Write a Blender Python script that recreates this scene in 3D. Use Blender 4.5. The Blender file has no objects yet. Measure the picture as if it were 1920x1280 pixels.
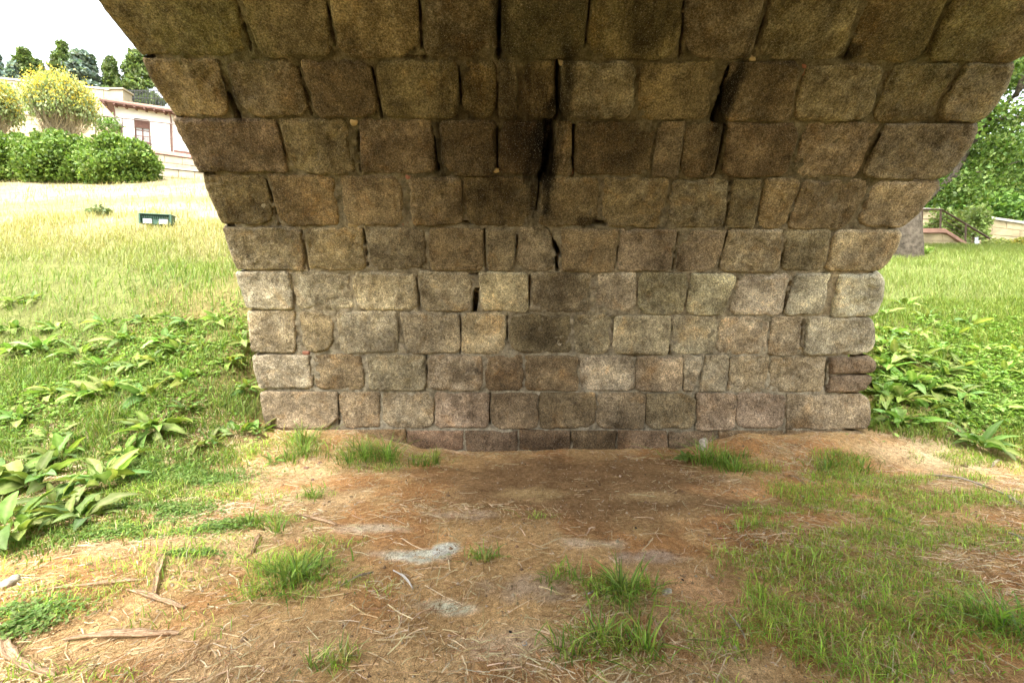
import bpy, math, random
import numpy as np
from mathutils import Vector

random.seed(7)
rng = np.random.default_rng(11)
SC = bpy.context.scene
COL = SC.collection

# ------------------------------------------------------------------ camera, sky, sun, exposure
FPX = 853.0                      # focal length in pixels of a 1920 wide picture (16 mm on 36 mm)
CAM_H = 1.6
PITCH = math.atan(40.0 / FPX)    # camera looks down a little
cam_d = bpy.data.cameras.new('camera')
cam_d.sensor_width = 36.0
cam_d.lens = FPX / 1920.0 * 36.0
cam_d.clip_start = 0.05
cam_d.clip_end = 2000.0
cam = bpy.data.objects.new('camera', cam_d)
cam.location = (0, 0, CAM_H)
cam.rotation_euler = (math.radians(90) - PITCH, 0, 0)
COL.objects.link(cam)
SC.camera = cam

SUN_DIR = Vector((-0.16, -0.48, 0.86)).normalized()
world = bpy.data.worlds.new('World')
SC.world = world
world.use_nodes = True
wn = world.node_tree
wn.nodes.clear()
sky = wn.nodes.new('ShaderNodeTexSky')
sky.sky_type = 'NISHITA'
sky.sun_disc = False
sky.sun_elevation = math.asin(SUN_DIR.z)
sky.sun_rotation = math.atan2(SUN_DIR.x, SUN_DIR.y)
sky.air_density = 1.0
sky.dust_density = 6.0
sky.ozone_density = 0.6
bg = wn.nodes.new('ShaderNodeBackground')
bg.inputs['Strength'].default_value = 0.15
wo = wn.nodes.new('ShaderNodeOutputWorld')
hs = wn.nodes.new('ShaderNodeHueSaturation')      # thin bright overcast: a whitened sky
hs.inputs['Saturation'].default_value = 0.3
wn.links.new(sky.outputs[0], hs.inputs['Color'])
wn.links.new(hs.outputs[0], bg.inputs['Color'])
wn.links.new(bg.outputs[0], wo.inputs['Surface'])

sun_d = bpy.data.lights.new('sun', 'SUN')
sun_d.energy = 0.85
sun_d.angle = math.radians(25)
sun_d.color = (1.0, 0.97, 0.91)
sun = bpy.data.objects.new('sun', sun_d)
sun.rotation_euler = SUN_DIR.to_track_quat('Z', 'Y').to_euler()
sun.location = SUN_DIR * 60
COL.objects.link(sun)

SC.view_settings.view_transform = 'Standard'
SC.view_settings.look = 'None'
SC.view_settings.exposure = 2.58
SC.view_settings.gamma = 1.0
SC.cycles.max_bounces = 8
SC.cycles.diffuse_bounces = 5
SC.cycles.transmission_bounces = 3
SC.cycles.glossy_bounces = 2

# ------------------------------------------------------------------ helpers
def hash3(ix, iy, iz):
    h = (ix.astype(np.uint32) * np.uint32(374761393) + iy.astype(np.uint32) * np.uint32(668265263)
         + iz.astype(np.uint32) * np.uint32(2246822519))
    h = (h ^ (h >> np.uint32(13))) * np.uint32(1274126177)
    h = h ^ (h >> np.uint32(16))
    return h.astype(np.float64) / 2147483648.0 - 1.0

def vnoise(p):
    i = np.floor(p).astype(np.int64)
    f = p - i
    f = f * f * f * (f * (f * 6 - 15) + 10)
    r = 0
    for dx in (0, 1):
        wx = f[:, 0] if dx else 1 - f[:, 0]
        for dy in (0, 1):
            wy = f[:, 1] if dy else 1 - f[:, 1]
            for dz in (0, 1):
                wz = f[:, 2] if dz else 1 - f[:, 2]
                r = r + wx * wy * wz * hash3(i[:, 0] + dx, i[:, 1] + dy, i[:, 2] + dz)
    return r

def fbm(p, scale, octaves=3, seed=0.0):
    p = np.asarray(p, float)
    if p.shape[1] == 2:
        p = np.c_[p, np.zeros(len(p))]
    r, a, tot = 0, 1.0, 0
    q = p * scale + seed * 17.31 + 500.0
    for _ in range(octaves):
        r = r + a * vnoise(q)
        tot += a
        a *= 0.5
        q = q * 2.03 + 11.7
    return r / tot

def sstep(a, b, x):
    t = np.clip((np.asarray(x, float) - a) / (b - a), 0, 1)
    return t * t * (3 - 2 * t)

def mesh_np(name, verts, faces, smooth=True, cols=None):
    """faces: list of int arrays, each (n,3) or (n,4)"""
    me = bpy.data.meshes.new(name)
    verts = np.ascontiguousarray(verts, np.float32)
    if not isinstance(faces, (list, tuple)):
        faces = [faces]
    me.vertices.add(len(verts))
    me.vertices.foreach_set('co', verts.ravel())
    loops = np.concatenate([np.asarray(f, np.int32).ravel() for f in faces])
    tot = np.concatenate([np.full(len(f), np.asarray(f).shape[1], np.int32) for f in faces])
    start = np.concatenate([[0], np.cumsum(tot)[:-1]]).astype(np.int32)
    me.loops.add(len(loops))
    me.loops.foreach_set('vertex_index', loops)
    me.polygons.add(len(tot))
    me.polygons.foreach_set('loop_start', start)
    me.polygons.foreach_set('loop_total', tot)
    me.update(calc_edges=True)
    if smooth:
        me.polygons.foreach_set('use_smooth', np.ones(len(tot), bool))
    if cols is not None:
        a = me.color_attributes.new('Col', 'FLOAT_COLOR', 'POINT')
        c = np.ones((len(verts), 4), np.float32)
        c[:, :3] = cols
        a.data.foreach_set('color', c.ravel())
    return me

def link(name, me, mat=None, parent=None, loc=None):
    o = bpy.data.objects.new(name, me)
    COL.objects.link(o)
    if mat is not None and me is not None and len(me.materials) == 0:
        me.materials.append(mat)
    if parent is not None:
        o.parent = parent
    if loc is not None:
        o.location = loc
    return o

def tag(o, label=None, cat=None, group=None, kind=None):
    if label: o['label'] = label
    if cat: o['category'] = cat
    if group: o['group'] = group
    if kind: o['kind'] = kind
    return o

def empty(name, loc=(0, 0, 0), rz=0.0):
    o = bpy.data.objects.new(name, None)
    COL.objects.link(o)
    o.location = loc
    o.rotation_euler = (0, 0, rz)
    o.empty_display_size = 0.1
    return o

class MB:
    """collects boxes / tubes / polygons into one mesh"""
    def __init__(self):
        self.v, self.f = [], []
    def box(self, x0, x1, y0, y1, z0, z1, b=0.0):
        n = len(self.v)
        if b <= 0:
            self.v += [(x0,y0,z0),(x1,y0,z0),(x1,y1,z0),(x0,y1,z0),(x0,y0,z1),(x1,y0,z1),(x1,y1,z1),(x0,y1,z1)]
            self.f += [tuple(n + i for i in q) for q in ((3,2,1,0),(4,5,6,7),(0,1,5,4),(1,2,6,5),(2,3,7,6),(3,0,4,7))]
        else:
            for (zz, ins) in ((z0, b), (z0 + b, 0), (z1 - b, 0), (z1, b)):
                self.v += [(x0+ins,y0+ins,zz),(x1-ins,y0+ins,zz),(x1-ins,y1-ins,zz),(x0+ins,y1-ins,zz)]
            self.f.append((n+3, n+2, n+1, n))
            self.f.append((n+12, n+13, n+14, n+15))
            for k in range(3):
                for i in range(4):
                    j = (i + 1) % 4
                    self.f.append((n+k*4+i, n+k*4+j, n+k*4+4+j, n+k*4+4+i))
        return self
    def tube(self, pts, rad, seg=6):
        n0 = len(self.v)
        pts = [Vector(p) for p in pts]
        if not hasattr(rad, '__len__'):
            rad = [rad] * len(pts)
        for i, p in enumerate(pts):
            t = (pts[min(i + 1, len(pts) - 1)] - pts[max(i - 1, 0)]).normalized()
            a = t.orthogonal().normalized() if i == 0 else (a - t * a.dot(t)).normalized()
            b = t.cross(a)
            for k in range(seg):
                an = 2 * math.pi * k / seg
                q = p + (a * math.cos(an) + b * math.sin(an)) * rad[i]
                self.v.append(tuple(q))
        for i in range(len(pts) - 1):
            for k in range(seg):
                k2 = (k + 1) % seg
                self.f.append((n0+i*seg+k, n0+i*seg+k2, n0+(i+1)*seg+k2, n0+(i+1)*seg+k))
        self.f.append(tuple(n0 + k for k in range(seg))[::-1])
        self.f.append(tuple(n0 + (len(pts)-1)*seg + k for k in range(seg)))
        return self
    def poly(self, pts):
        n = len(self.v)
        self.v += [tuple(p) for p in pts]
        self.f.append(tuple(range(n, n + len(pts))))
        return self
    def build(self, name, mat, parent=None, loc=None, smooth=False):
        me = bpy.data.meshes.new(name)
        me.from_pydata(self.v, [], self.f)
        if smooth:
            for p in me.polygons: p.use_smooth = True
        return link(name, me, mat, parent, loc)

# ------------------------------------------------------------------ materials
def new_mat(name):
    m = bpy.data.materials.new(name)
    m.use_nodes = True
    nt = m.node_tree
    nt.nodes.clear()
    out = nt.nodes.new('ShaderNodeOutputMaterial')
    return m, nt, out

def N(nt, typ, **kw):
    n = nt.nodes.new(typ)
    for k, v in kw.items():
        setattr(n, k, v)
    return n

def noise_node(nt, vec, scale, detail=4, rough=0.55, dist=0.0):
    n = N(nt, 'ShaderNodeTexNoise')
    n.inputs['Scale'].default_value = scale
    n.inputs['Detail'].default_value = detail
    n.inputs['Roughness'].default_value = rough
    n.inputs['Distortion'].default_value = dist
    nt.links.new(vec, n.inputs['Vector'])
    return n.outputs['Fac']

def ramp(nt, fac, stops):
    r = N(nt, 'ShaderNodeValToRGB')
    el = r.color_ramp.elements
    while len(el) < len(stops):
        el.new(0.5)
    for e, (p, c) in zip(el, stops):
        e.position = p
        e.color = c if len(c) == 4 else (*c, 1)
    nt.links.new(fac, r.inputs['Fac'])
    return r.outputs['Color']

def mixc(nt, fac, a, b, mode='MIX'):
    m = N(nt, 'ShaderNodeMix', data_type='RGBA', blend_type=mode)
    for sock, val in ((m.inputs[0], fac), (m.inputs[6], a), (m.inputs[7], b)):
        if hasattr(val, 'is_linked'):
            nt.links.new(val, sock)
        elif isinstance(val, (int, float)):
            sock.default_value = val
        else:
            sock.default_value = (*val, 1) if len(val) == 3 else val
    return m.outputs[2]

def principled(nt, out, color, rough=0.8, bump=None, bstr=0.4, bdist=0.01, spec=0.2, metal=0.0):
    p = N(nt, 'ShaderNodeBsdfPrincipled')
    if hasattr(color, 'is_linked'):
        nt.links.new(color, p.inputs['Base Color'])
    else:
        p.inputs['Base Color'].default_value = (*color, 1)
    if hasattr(rough, 'is_linked'):
        nt.links.new(rough, p.inputs['Roughness'])
    else:
        p.inputs['Roughness'].default_value = rough
    p.inputs['Specular IOR Level'].default_value = spec
    p.inputs['Metallic'].default_value = metal
    if bump is not None:
        b = N(nt, 'ShaderNodeBump')
        b.inputs['Strength'].default_value = bstr
        b.inputs['Distance'].default_value = bdist
        nt.links.new(bump, b.inputs['Height'])
        nt.links.new(b.outputs[0], p.inputs['Normal'])
    nt.links.new(p.outputs[0], out.inputs['Surface'])
    return p

def pos(nt):
    return N(nt, 'ShaderNodeNewGeometry').outputs['Position']

def simple_mat(name, color, rough=0.7, var=0.25, scale=8.0, bstr=0.15, spec=0.25, metal=0.0, bdist=0.004):
    m, nt, out = new_mat(name)
    P = pos(nt)
    nz = noise_node(nt, P, scale, 5, 0.6)
    fine = noise_node(nt, P, scale * 9, 3, 0.6)
    lo = tuple(c * (1 - var) for c in color)
    hi = tuple(min(1, c * (1 + var)) for c in color)
    c = ramp(nt, nz, [(0.3, lo), (0.7, hi)])
    principled(nt, out, c, rough, fine, bstr, bdist, spec, metal)
    return m

# vault: a half barrel, axis along X.  centre line (YC, Z0), radius R, walls drop straight below Z0
R, Z0, Y0 = 4.35, 0.40, 5.62
YC = Y0 - R
XL, XR = -3.16, 4.34
cp, sp = math.cos(PITCH), math.sin(PITCH)

def vault_pt(s, X):
    s = np.asarray(s, float); X = np.asarray(X, float)
    th = np.clip(s, 0, None) / R
    Y = YC + R * np.cos(th)
    Z = Z0 + R * np.sin(th) + np.minimum(s, 0)
    return np.stack([X + 0 * Y, Y, Z], -1)

def vault_n(s):
    th = np.clip(np.asarray(s, float), 0, None) / R
    return np.stack([0 * th, -np.cos(th), -np.sin(th)], -1)

_s = np.linspace(-1.0, 6.6, 6000)
_p = vault_pt(_s, 0 * _s)
_dc = _p[:, 1] * cp - (_p[:, 2] - CAM_H) * sp
_vv = _p[:, 1] * sp + (_p[:, 2] - CAM_H) * cp
_yy = 640 - FPX * _vv / _dc

def wall_px(x, y):
    """a point of the photograph (1920 wide) on the vault -> (X, s)"""
    s = np.interp(-y, -_yy, _s)
    dc = np.interp(s, _s, _dc)
    return (x - 960) / FPX * dc, s


def _st(px, py, rx, ry, amt, col):
    X, s = wall_px(px, py)
    p = vault_pt(s, X)
    return (float(p[0]), float(p[1]), float(p[2]), rx, ry, amt, col)
DARK = (0.38, 0.34, 0.29); BLACK = (0.14, 0.13, 0.11); GREENISH = (0.62, 0.72, 0.48); PALE = (1, 1, 1)
STAINS = [_st(930, 260, 0.75, 0.85, .75, DARK), _st(1010, 330, 0.22, 0.9, .8, BLACK), _st(940, 380, 0.5, 0.35, .7, DARK), _st(1150, 270, 0.5, 0.35, .6, DARK),
          _st(1370, 170, 0.10, 0.45, .85, BLACK), _st(1215, 70, 0.28, 0.5, .7, BLACK), _st(1600, 100, 0.16, 0.12, .9, BLACK), _st(1030, 60, 0.6, 0.5, .6, (0.5, 0.52, 0.36)),
          _st(400, 60, 0.6, 0.5, .5, GREENISH), _st(1800, 60, 0.6, 0.6, .55, GREENISH), _st(1215, 150, 0.32, 0.40, .45, PALE), _st(1560, 180, 0.5, 0.4, .35, PALE),
          _st(860, 130, 0.35, 0.5, .5, DARK), _st(1110, 415, 0.22, 0.10, .9, BLACK), _st(1700, 270, 0.6, 0.4, .4, DARK),
          _st(1560, 560, 0.55, 0.5, .45, PALE), _st(1140, 700, 0.35, 0.2, .5, PALE), _st(600, 600, 0.4, 0.3, .35, PALE), _st(1350, 620, 0.6, 0.3, .35, PALE),
          _st(1060, 770, 0.7, 0.25, .45, DARK), _st(880, 770, 0.4, 0.2, .4, DARK), _st(1020, 830, 0.9, 0.14, .6, DARK),
          _st(1030, 300, 0.16, 0.8, .9, BLACK), _st(1000, 250, 0.45, 0.7, .6, DARK), _st(1350, 230, 0.13, 0.6, .8, BLACK), _st(1060, 170, 0.14, 0.5, .7, BLACK), _st(435, 190, 0.10, 0.35, .7, BLACK),
          _st(935, 60, 0.12, 0.5, .7, BLACK), _st(820, 300, 0.12, 0.45, .6, BLACK), _st(640, 180, 0.5, 0.35, .4, DARK), _st(1480, 60, 0.5, 0.4, .4, DARK), _st(1060, 540, 0.40, 0.26, .5, DARK),
          _st(1010, 625, 0.40, 0.22, .5, DARK), _st(690, 560, 0.5, 0.3, .35, PALE), _st(1240, 700, 0.5, 0.25, .4, PALE), _st(1420, 690, 0.5, 0.25, .4, PALE), _st(940, 560, 0.3, 0.25, .4, PALE), _st(500, 550, 0.3, 0.4, .35, PALE)]

def stain_nodes(nt, P, col, streak):
    for (cx, cy, cz, rx, ry, amt, colr) in STAINS:
        sv = N(nt, 'ShaderNodeVectorMath', operation='SUBTRACT'); nt.links.new(P, sv.inputs[0]); sv.inputs[1].default_value = (cx, cy, cz)
        mv = N(nt, 'ShaderNodeVectorMath', operation='MULTIPLY'); nt.links.new(sv.outputs[0], mv.inputs[0]); mv.inputs[1].default_value = (1 / rx, 1 / ry, 1 / ry)
        ln_ = N(nt, 'ShaderNodeVectorMath', operation='LENGTH'); nt.links.new(mv.outputs[0], ln_.inputs[0])
        ad = N(nt, 'ShaderNodeMath', operation='MULTIPLY_ADD'); nt.links.new(streak, ad.inputs[0]); ad.inputs[1].default_value = 2.2; nt.links.new(ln_.outputs['Value'], ad.inputs[2])
        ad2 = N(nt, 'ShaderNodeMath', operation='MULTIPLY'); nt.links.new(ad.outputs[0], ad2.inputs[0]); ad2.inputs[1].default_value = 0.5
        fac = ramp(nt, ad2.outputs[0], [(0.74, (amt,) * 3), (1.0, (0, 0, 0))])
        col = mixc(nt, fac, col, mixc(nt, 1.0, col, colr, 'MULTIPLY') if colr[0] < 1 else mixc(nt, 1.0, col, (1.75, 1.72, 1.62), 'MULTIPLY'))
    return col

def granite_mat():
    """weathered granite; each stone's own colour and lichen amount come from the object colour"""
    m, nt, out = new_mat('granite')
    P = pos(nt)
    oi = N(nt, 'ShaderNodeObjectInfo')
    base = oi.outputs['Color']
    lich = oi.outputs['Alpha']
    off = N(nt, 'ShaderNodeVectorMath', operation='SCALE')
    comb = N(nt, 'ShaderNodeCombineXYZ')
    for k in range(3):
        nt.links.new(oi.outputs['Random'], comb.inputs[k])
    nt.links.new(comb.outputs[0], off.inputs[0])
    off.inputs['Scale'].default_value = 37.0
    addv = N(nt, 'ShaderNodeVectorMath', operation='ADD')
    nt.links.new(P, addv.inputs[0]); nt.links.new(off.outputs[0], addv.inputs[1])
    Q = addv.outputs[0]
    mp_ = N(nt, 'ShaderNodeMapping'); nt.links.new(P, mp_.inputs['Vector']); mp_.inputs['Scale'].default_value = (3.2, 0.9, 0.9)
    streak = noise_node(nt, mp_.outputs[0], 2.4, 8, 0.72, 0.2)
    # broad weather patches (cross stone borders), stone's own patches, grain
    broad = noise_node(nt, P, 1.3, 4, 0.6, 0.4)
    patch = noise_node(nt, Q, 4.5, 8, 0.7, 0.2)
    mid = noise_node(nt, Q, 22.0, 5, 0.65)
    grain = noise_node(nt, P, 70.0, 4, 0.8)
    speck = noise_node(nt, P, 130.0, 2, 0.6)
    col = mixc(nt, 1.0, base, ramp(nt, broad, [(0.34, (0.60, 0.57, 0.52)), (0.66, (1.38, 1.38, 1.36))]), 'MULTIPLY')
    col = mixc(nt, 1.0, col, ramp(nt, patch, [(0.30, (0.42, 0.39, 0.35)), (0.5, (0.98, 0.97, 0.95)), (0.70, (1.55, 1.52, 1.45))]), 'MULTIPLY')
    # warm rusty and green blooms
    rust = noise_node(nt, Q, 3.1, 5, 0.6, 0.8)
    rf = ramp(nt, rust, [(0.55, (0, 0, 0)), (0.72, (0.55, 0.55, 0.55))])
    col = mixc(nt, rf, col, mixc(nt, 1.0, col, (1.20, 0.93, 0.62), 'MULTIPLY'))
    # pale lichen crust, amount per stone
    ln = noise_node(nt, P, 6.0, 10, 0.8, 0.1)
    addm = N(nt, 'ShaderNodeMath', operation='ADD')
    nt.links.new(ln, addm.inputs[0])
    sub = N(nt, 'ShaderNodeMath', operation='MULTIPLY_ADD')
    nt.links.new(lich, sub.inputs[0]); sub.inputs[1].default_value = 0.5; sub.inputs[2].default_value = -0.29
    nt.links.new(sub.outputs[0], addm.inputs[1])
    lf = ramp(nt, addm.outputs[0], [(0.44, (0, 0, 0)), (0.62, (0.8, 0.8, 0.8))])
    lc = mixc(nt, 1.0, mixc(nt, 1.0, col, (1.45, 1.5, 1.55), 'MULTIPLY'), (0.075, 0.075, 0.068), 'ADD')
    col = mixc(nt, lf, col, lc)
    # dark blotches of algae
    dn = noise_node(nt, P, 3.4, 9, 0.75, 0.3)
    df = ramp(nt, dn, [(0.60, (0, 0, 0)), (0.76, (0.7, 0.7, 0.7))])
    col = mixc(nt, df, col, (0.055, 0.052, 0.03))
    # damp and smoke stains with shapes of their own on the vault
    col = stain_nodes(nt, P, col, streak)
    # crystals
    col = mixc(nt, 1.0, col, ramp(nt, mid, [(0.3, (0.72, 0.71, 0.69)), (0.7, (1.22, 1.22, 1.22))]), 'MULTIPLY')
    col = mixc(nt, 1.0, col, ramp(nt, grain, [(0.31, (0.22, 0.20, 0.18)), (0.5, (1, 1, 1)), (0.67, (2.15, 2.12, 2.05))]), 'MULTIPLY')
    col = mixc(nt, ramp(nt, speck, [(0.62, (0, 0, 0)), (0.72, (0.5, 0.5, 0.5))]), col, (0.62, 0.58, 0.48))
    hsum = N(nt, 'ShaderNodeMath', operation='MULTIPLY_ADD')
    nt.links.new(mid, hsum.inputs[0]); hsum.inputs[1].default_value = 1.6
    nt.links.new(grain, hsum.inputs[2])
    principled(nt, out, col, 0.9, hsum.outputs[0], 0.9, 0.02, 0.12)
    return m

def mortar_mat():
    m, nt, out = new_mat('lime_mortar')
    P = pos(nt)
    a = noise_node(nt, P, 2.2, 6, 0.65, 0.5)
    b = noise_node(nt, P, 14.0, 6, 0.7)
    g = noise_node(nt, P, 90.0, 3, 0.7)
    sep = N(nt, 'ShaderNodeSeparateXYZ'); nt.links.new(P, sep.inputs[0])
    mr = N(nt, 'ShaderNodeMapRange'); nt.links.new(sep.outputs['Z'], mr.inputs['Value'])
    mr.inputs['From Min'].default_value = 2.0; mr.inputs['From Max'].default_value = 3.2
    c = mixc(nt, mr.outputs['Result'],                                   # lime paler below; dimmer light up the vault painted in as darker brown
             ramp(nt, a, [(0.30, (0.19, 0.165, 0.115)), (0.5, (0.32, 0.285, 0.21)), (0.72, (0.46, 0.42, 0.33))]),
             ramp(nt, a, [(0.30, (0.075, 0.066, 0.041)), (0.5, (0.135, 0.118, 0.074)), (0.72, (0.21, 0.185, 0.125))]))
    c = mixc(nt, 1.0, c, ramp(nt, b, [(0.3, (0.38, 0.36, 0.33)), (0.7, (1.5, 1.48, 1.42))]), 'MULTIPLY')
    c = mixc(nt, 1.0, c, ramp(nt, g, [(0.3, (0.6, 0.6, 0.6)), (0.7, (1.35, 1.35, 1.35))]), 'MULTIPLY')
    mp_ = N(nt, 'ShaderNodeMapping'); nt.links.new(P, mp_.inputs['Vector']); mp_.inputs['Scale'].default_value = (3.2, 0.9, 0.9)
    c = stain_nodes(nt, P, c, noise_node(nt, mp_.outputs[0], 2.4, 8, 0.72, 0.2))
    moss = noise_node(nt, P, 4.0, 7, 0.7, 0.3)
    c = mixc(nt, ramp(nt, moss, [(0.60, (0, 0, 0)), (0.74, (0.45, 0.45, 0.45))]), c, (0.085, 0.09, 0.042))
    s = N(nt, 'ShaderNodeMath', operation='ADD')
    nt.links.new(b, s.inputs[0]); nt.links.new(g, s.inputs[1])
    principled(nt, out, c, 0.95, s.outputs[0], 1.0, 0.02, 0.08)
    return m

def ground_mat():
    m, nt, out = new_mat('soil')
    P = pos(nt)
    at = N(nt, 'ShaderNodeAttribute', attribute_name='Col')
    a = noise_node(nt, P, 3.0, 8, 0.68, 0.5)
    b = noise_node(nt, P, 26.0, 6, 0.72)
    g = noise_node(nt, P, 140.0, 3, 0.7)
    c = mixc(nt, 1.0, at.outputs['Color'], ramp(nt, a, [(0.3, (0.68, 0.66, 0.62)), (0.7, (1.26, 1.26, 1.24))]), 'MULTIPLY')
    c = mixc(nt, 1.0, c, ramp(nt, b, [(0.3, (0.58, 0.53, 0.46)), (0.7, (1.38, 1.4, 1.42))]), 'MULTIPLY')
    c = mixc(nt, 1.0, c, ramp(nt, g, [(0.28, (0.42, 0.39, 0.35)), (0.5, (1, 1, 1)), (0.72, (1.6, 1.6, 1.6))]), 'MULTIPLY')
    s = N(nt, 'ShaderNodeMath', operation='MULTIPLY_ADD')
    nt.links.new(b, s.inputs[0]); s.inputs[1].default_value = 1.5; nt.links.new(g, s.inputs[2])
    principled(nt, out, c, 0.95, s.outputs[0], 0.9, 0.022, 0.05)
    return m

def leaf_mat(name, trans=0.35, rough=0.5, spec=0.25, tint=(1, 1, 1), objvar=False):
    m, nt, out = new_mat(name)
    at = N(nt, 'ShaderNodeAttribute', attribute_name='Col')
    c = at.outputs['Color']
    if objvar:
        oi = N(nt, 'ShaderNodeObjectInfo')
        c = mixc(nt, 1.0, c, oi.outputs['Color'], 'MULTIPLY')
    P = pos(nt)
    nz = noise_node(nt, P, 18.0, 4, 0.6)
    c = mixc(nt, 1.0, c, ramp(nt, nz, [(0.3, tuple(0.78 * t for t in tint)), (0.7, tuple(1.2 * t for t in tint))]), 'MULTIPLY')
    p = N(nt, 'ShaderNodeBsdfPrincipled')
    nt.links.new(c, p.inputs['Base Color'])
    p.inputs['Roughness'].default_value = rough
    p.inputs['Specular IOR Level'].default_value = spec
    t = N(nt, 'ShaderNodeBsdfTranslucent')
    tc = mixc(nt, 1.0, c, (1.25, 1.3, 0.7), 'MULTIPLY')
    nt.links.new(tc, t.inputs['Color'])
    mx = N(nt, 'ShaderNodeMixShader')
    mx.inputs[0].default_value = trans
    nt.links.new(p.outputs[0], mx.inputs[1]); nt.links.new(t.outputs[0], mx.inputs[2])
    nt.links.new(mx.outputs[0], out.inputs['Surface'])
    return m

def strip_mat(name, lo, hi):
    m, nt, out = new_mat(name)
    at_ = N(nt, 'ShaderNodeAttribute', attribute_name='Col')
    P = pos(nt)
    g = noise_node(nt, at_.outputs['Vector'], 1.0, 6, 0.7, 0.3)
    b = noise_node(nt, P, 60, 4, 0.7)
    c = ramp(nt, g, [(0.35, lo), (0.62, hi)])
    c = mixc(nt, 1.0, c, ramp(nt, b, [(0.3, (0.6, 0.58, 0.55)), (0.7, (1.25, 1.25, 1.25))]), 'MULTIPLY')
    principled(nt, out, c, 0.9, g, 0.8, 0.006, 0.08)
    return m

def glass_mat():
    m, nt, out = new_mat('window_glass')
    P = pos(nt)
    c = ramp(nt, noise_node(nt, P, 1.5, 2), [(0.3, (0.30, 0.30, 0.28)), (0.7, (0.45, 0.45, 0.42))])
    principled(nt, out, c, 0.08, None, spec=0.6)
    return m

M = {
    'granite': granite_mat(), 'mortar': mortar_mat(), 'ground': ground_mat(),
    'grass': leaf_mat('grass_blades', 0.35, 0.5, 0.2),
    'straw': leaf_mat('dry_straw', 0.12, 0.7, 0.15),
    'leaf': leaf_mat('broad_leaf', 0.38, 0.62, 0.15, objvar=True),
    'foliage': leaf_mat('tree_foliage', 0.3, 0.5, 0.25),
    'flower': leaf_mat('broom_flower', 0.3, 0.6, 0.1),
    'bark': simple_mat('tree_bark', (0.125, 0.105, 0.078), 0.9, 0.6, 7, 1.0, 0.08, bdist=0.08),
    'twig': simple_mat('twig_wood', (0.20, 0.16, 0.10), 0.9, 0.35, 10, 0.4, 0.1),
    'broomtwig': simple_mat('broom_twig', (0.34, 0.29, 0.19), 0.9, 0.3, 10, 0.4, 0.1),
    'plaster': simple_mat('cream_plaster', (0.78, 0.75, 0.68), 0.9, 0.05, 2, 0.1, 0.1),
    'rooftile': simple_mat('clay_roof_tile', (0.36, 0.27, 0.21), 0.9, 0.3, 3, 0.3, 0.1),
    'redwood': simple_mat('red_brown_paint', (0.14, 0.07, 0.05), 0.6, 0.2, 6, 0.1, 0.3),
    'rail': simple_mat('brown_metal_rail', (0.10, 0.065, 0.045), 0.5, 0.2, 8, 0.05, 0.4),
    'sandstone': simple_mat('sandstone_block', (0.40, 0.33, 0.21), 0.9, 0.25, 2.2, 0.35, 0.1, bdist=0.01),
    'paleblock': simple_mat('pale_limestone_block', (0.33, 0.285, 0.205), 0.9, 0.2, 2.0, 0.35, 0.1, bdist=0.01),
    'joint': simple_mat('wall_joint', (0.40, 0.34, 0.25), 0.95, 0.2, 5, 0.3, 0.05),
    'coping': simple_mat('pink_stone_coping', (0.42, 0.25, 0.20), 0.8, 0.15, 4, 0.2, 0.2),
    'palecoping': simple_mat('pale_coping', (0.46, 0.43, 0.38), 0.85, 0.15, 4, 0.2, 0.15),
    'greenplastic': simple_mat('green_metal_housing', (0.03, 0.085, 0.05), 0.45, 0.15, 6, 0.05, 0.45),
    'lampglass': simple_mat('pale_lamp_glass', (0.36, 0.41, 0.40), 0.15, 0.1, 6, 0.02, 0.6),
    'slate': simple_mat('dark_slate', (0.035, 0.034, 0.035), 0.8, 0.2, 4, 0.2, 0.2),
    'iron': simple_mat('black_iron', (0.03, 0.03, 0.03), 0.6, 0.2, 8, 0.05, 0.3),
    'barkstrip': strip_mat('dry_bark_strip', (0.20, 0.115, 0.06), (0.52, 0.38, 0.24)),
    'greybranch': strip_mat('grey_dead_wood', (0.17, 0.13, 0.09), (0.45, 0.39, 0.30)),
    'pebble': simple_mat('pale_pebble', (0.42, 0.37, 0.29), 0.9, 0.45, 28, 0.8, 0.1, bdist=0.008),
    'brownpebble': simple_mat('brown_pebble', (0.20, 0.12, 0.085), 0.9, 0.3, 20, 0.4, 0.1),
    'char': simple_mat('charcoal', (0.015, 0.014, 0.014), 0.8, 0.3, 30, 0.3, 0.2),
    'ochre': simple_mat('ochre_stone', (0.36, 0.28, 0.15), 0.9, 0.25, 12, 0.5, 0.1),
    'brick': simple_mat('red_brick', (0.24, 0.11, 0.07), 0.9, 0.25, 14, 0.5, 0.1),
    'shard': simple_mat('grey_shard', (0.50, 0.50, 0.48), 0.5, 0.15, 20, 0.1, 0.3),
    'metal': simple_mat('bottle_cap_metal', (0.55, 0.55, 0.55), 0.35, 0.1, 20, 0.05, 0.5, 0.8),
    'redplastic': simple_mat('red_plastic', (0.50, 0.04, 0.03), 0.4, 0.1, 20, 0.05, 0.4),
    'glass': glass_mat(),
}

# ------------------------------------------------------------------ geometry of the place
LB = ([-80, 3.6, 4.4, 5.2, 6.2, 8, 11.4, 15, 18, 20.5, 23, 24, 36, 60, 200], [0, 0, .10, .38, .9, 1.95, 3.8, 5.45, 6.75, 7.75, 8.3, 8.4, 9.5, 14, 15])
RB = ([-80, 4.9, 5.4, 6.2, 7.5, 10, 13, 15.5, 17, 19, 30, 60, 200], [0, 0, .10, .45, 1.08, 2.05, 3.05, 3.82, 4.15, 4.5, 5.0, 7, 9])

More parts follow.
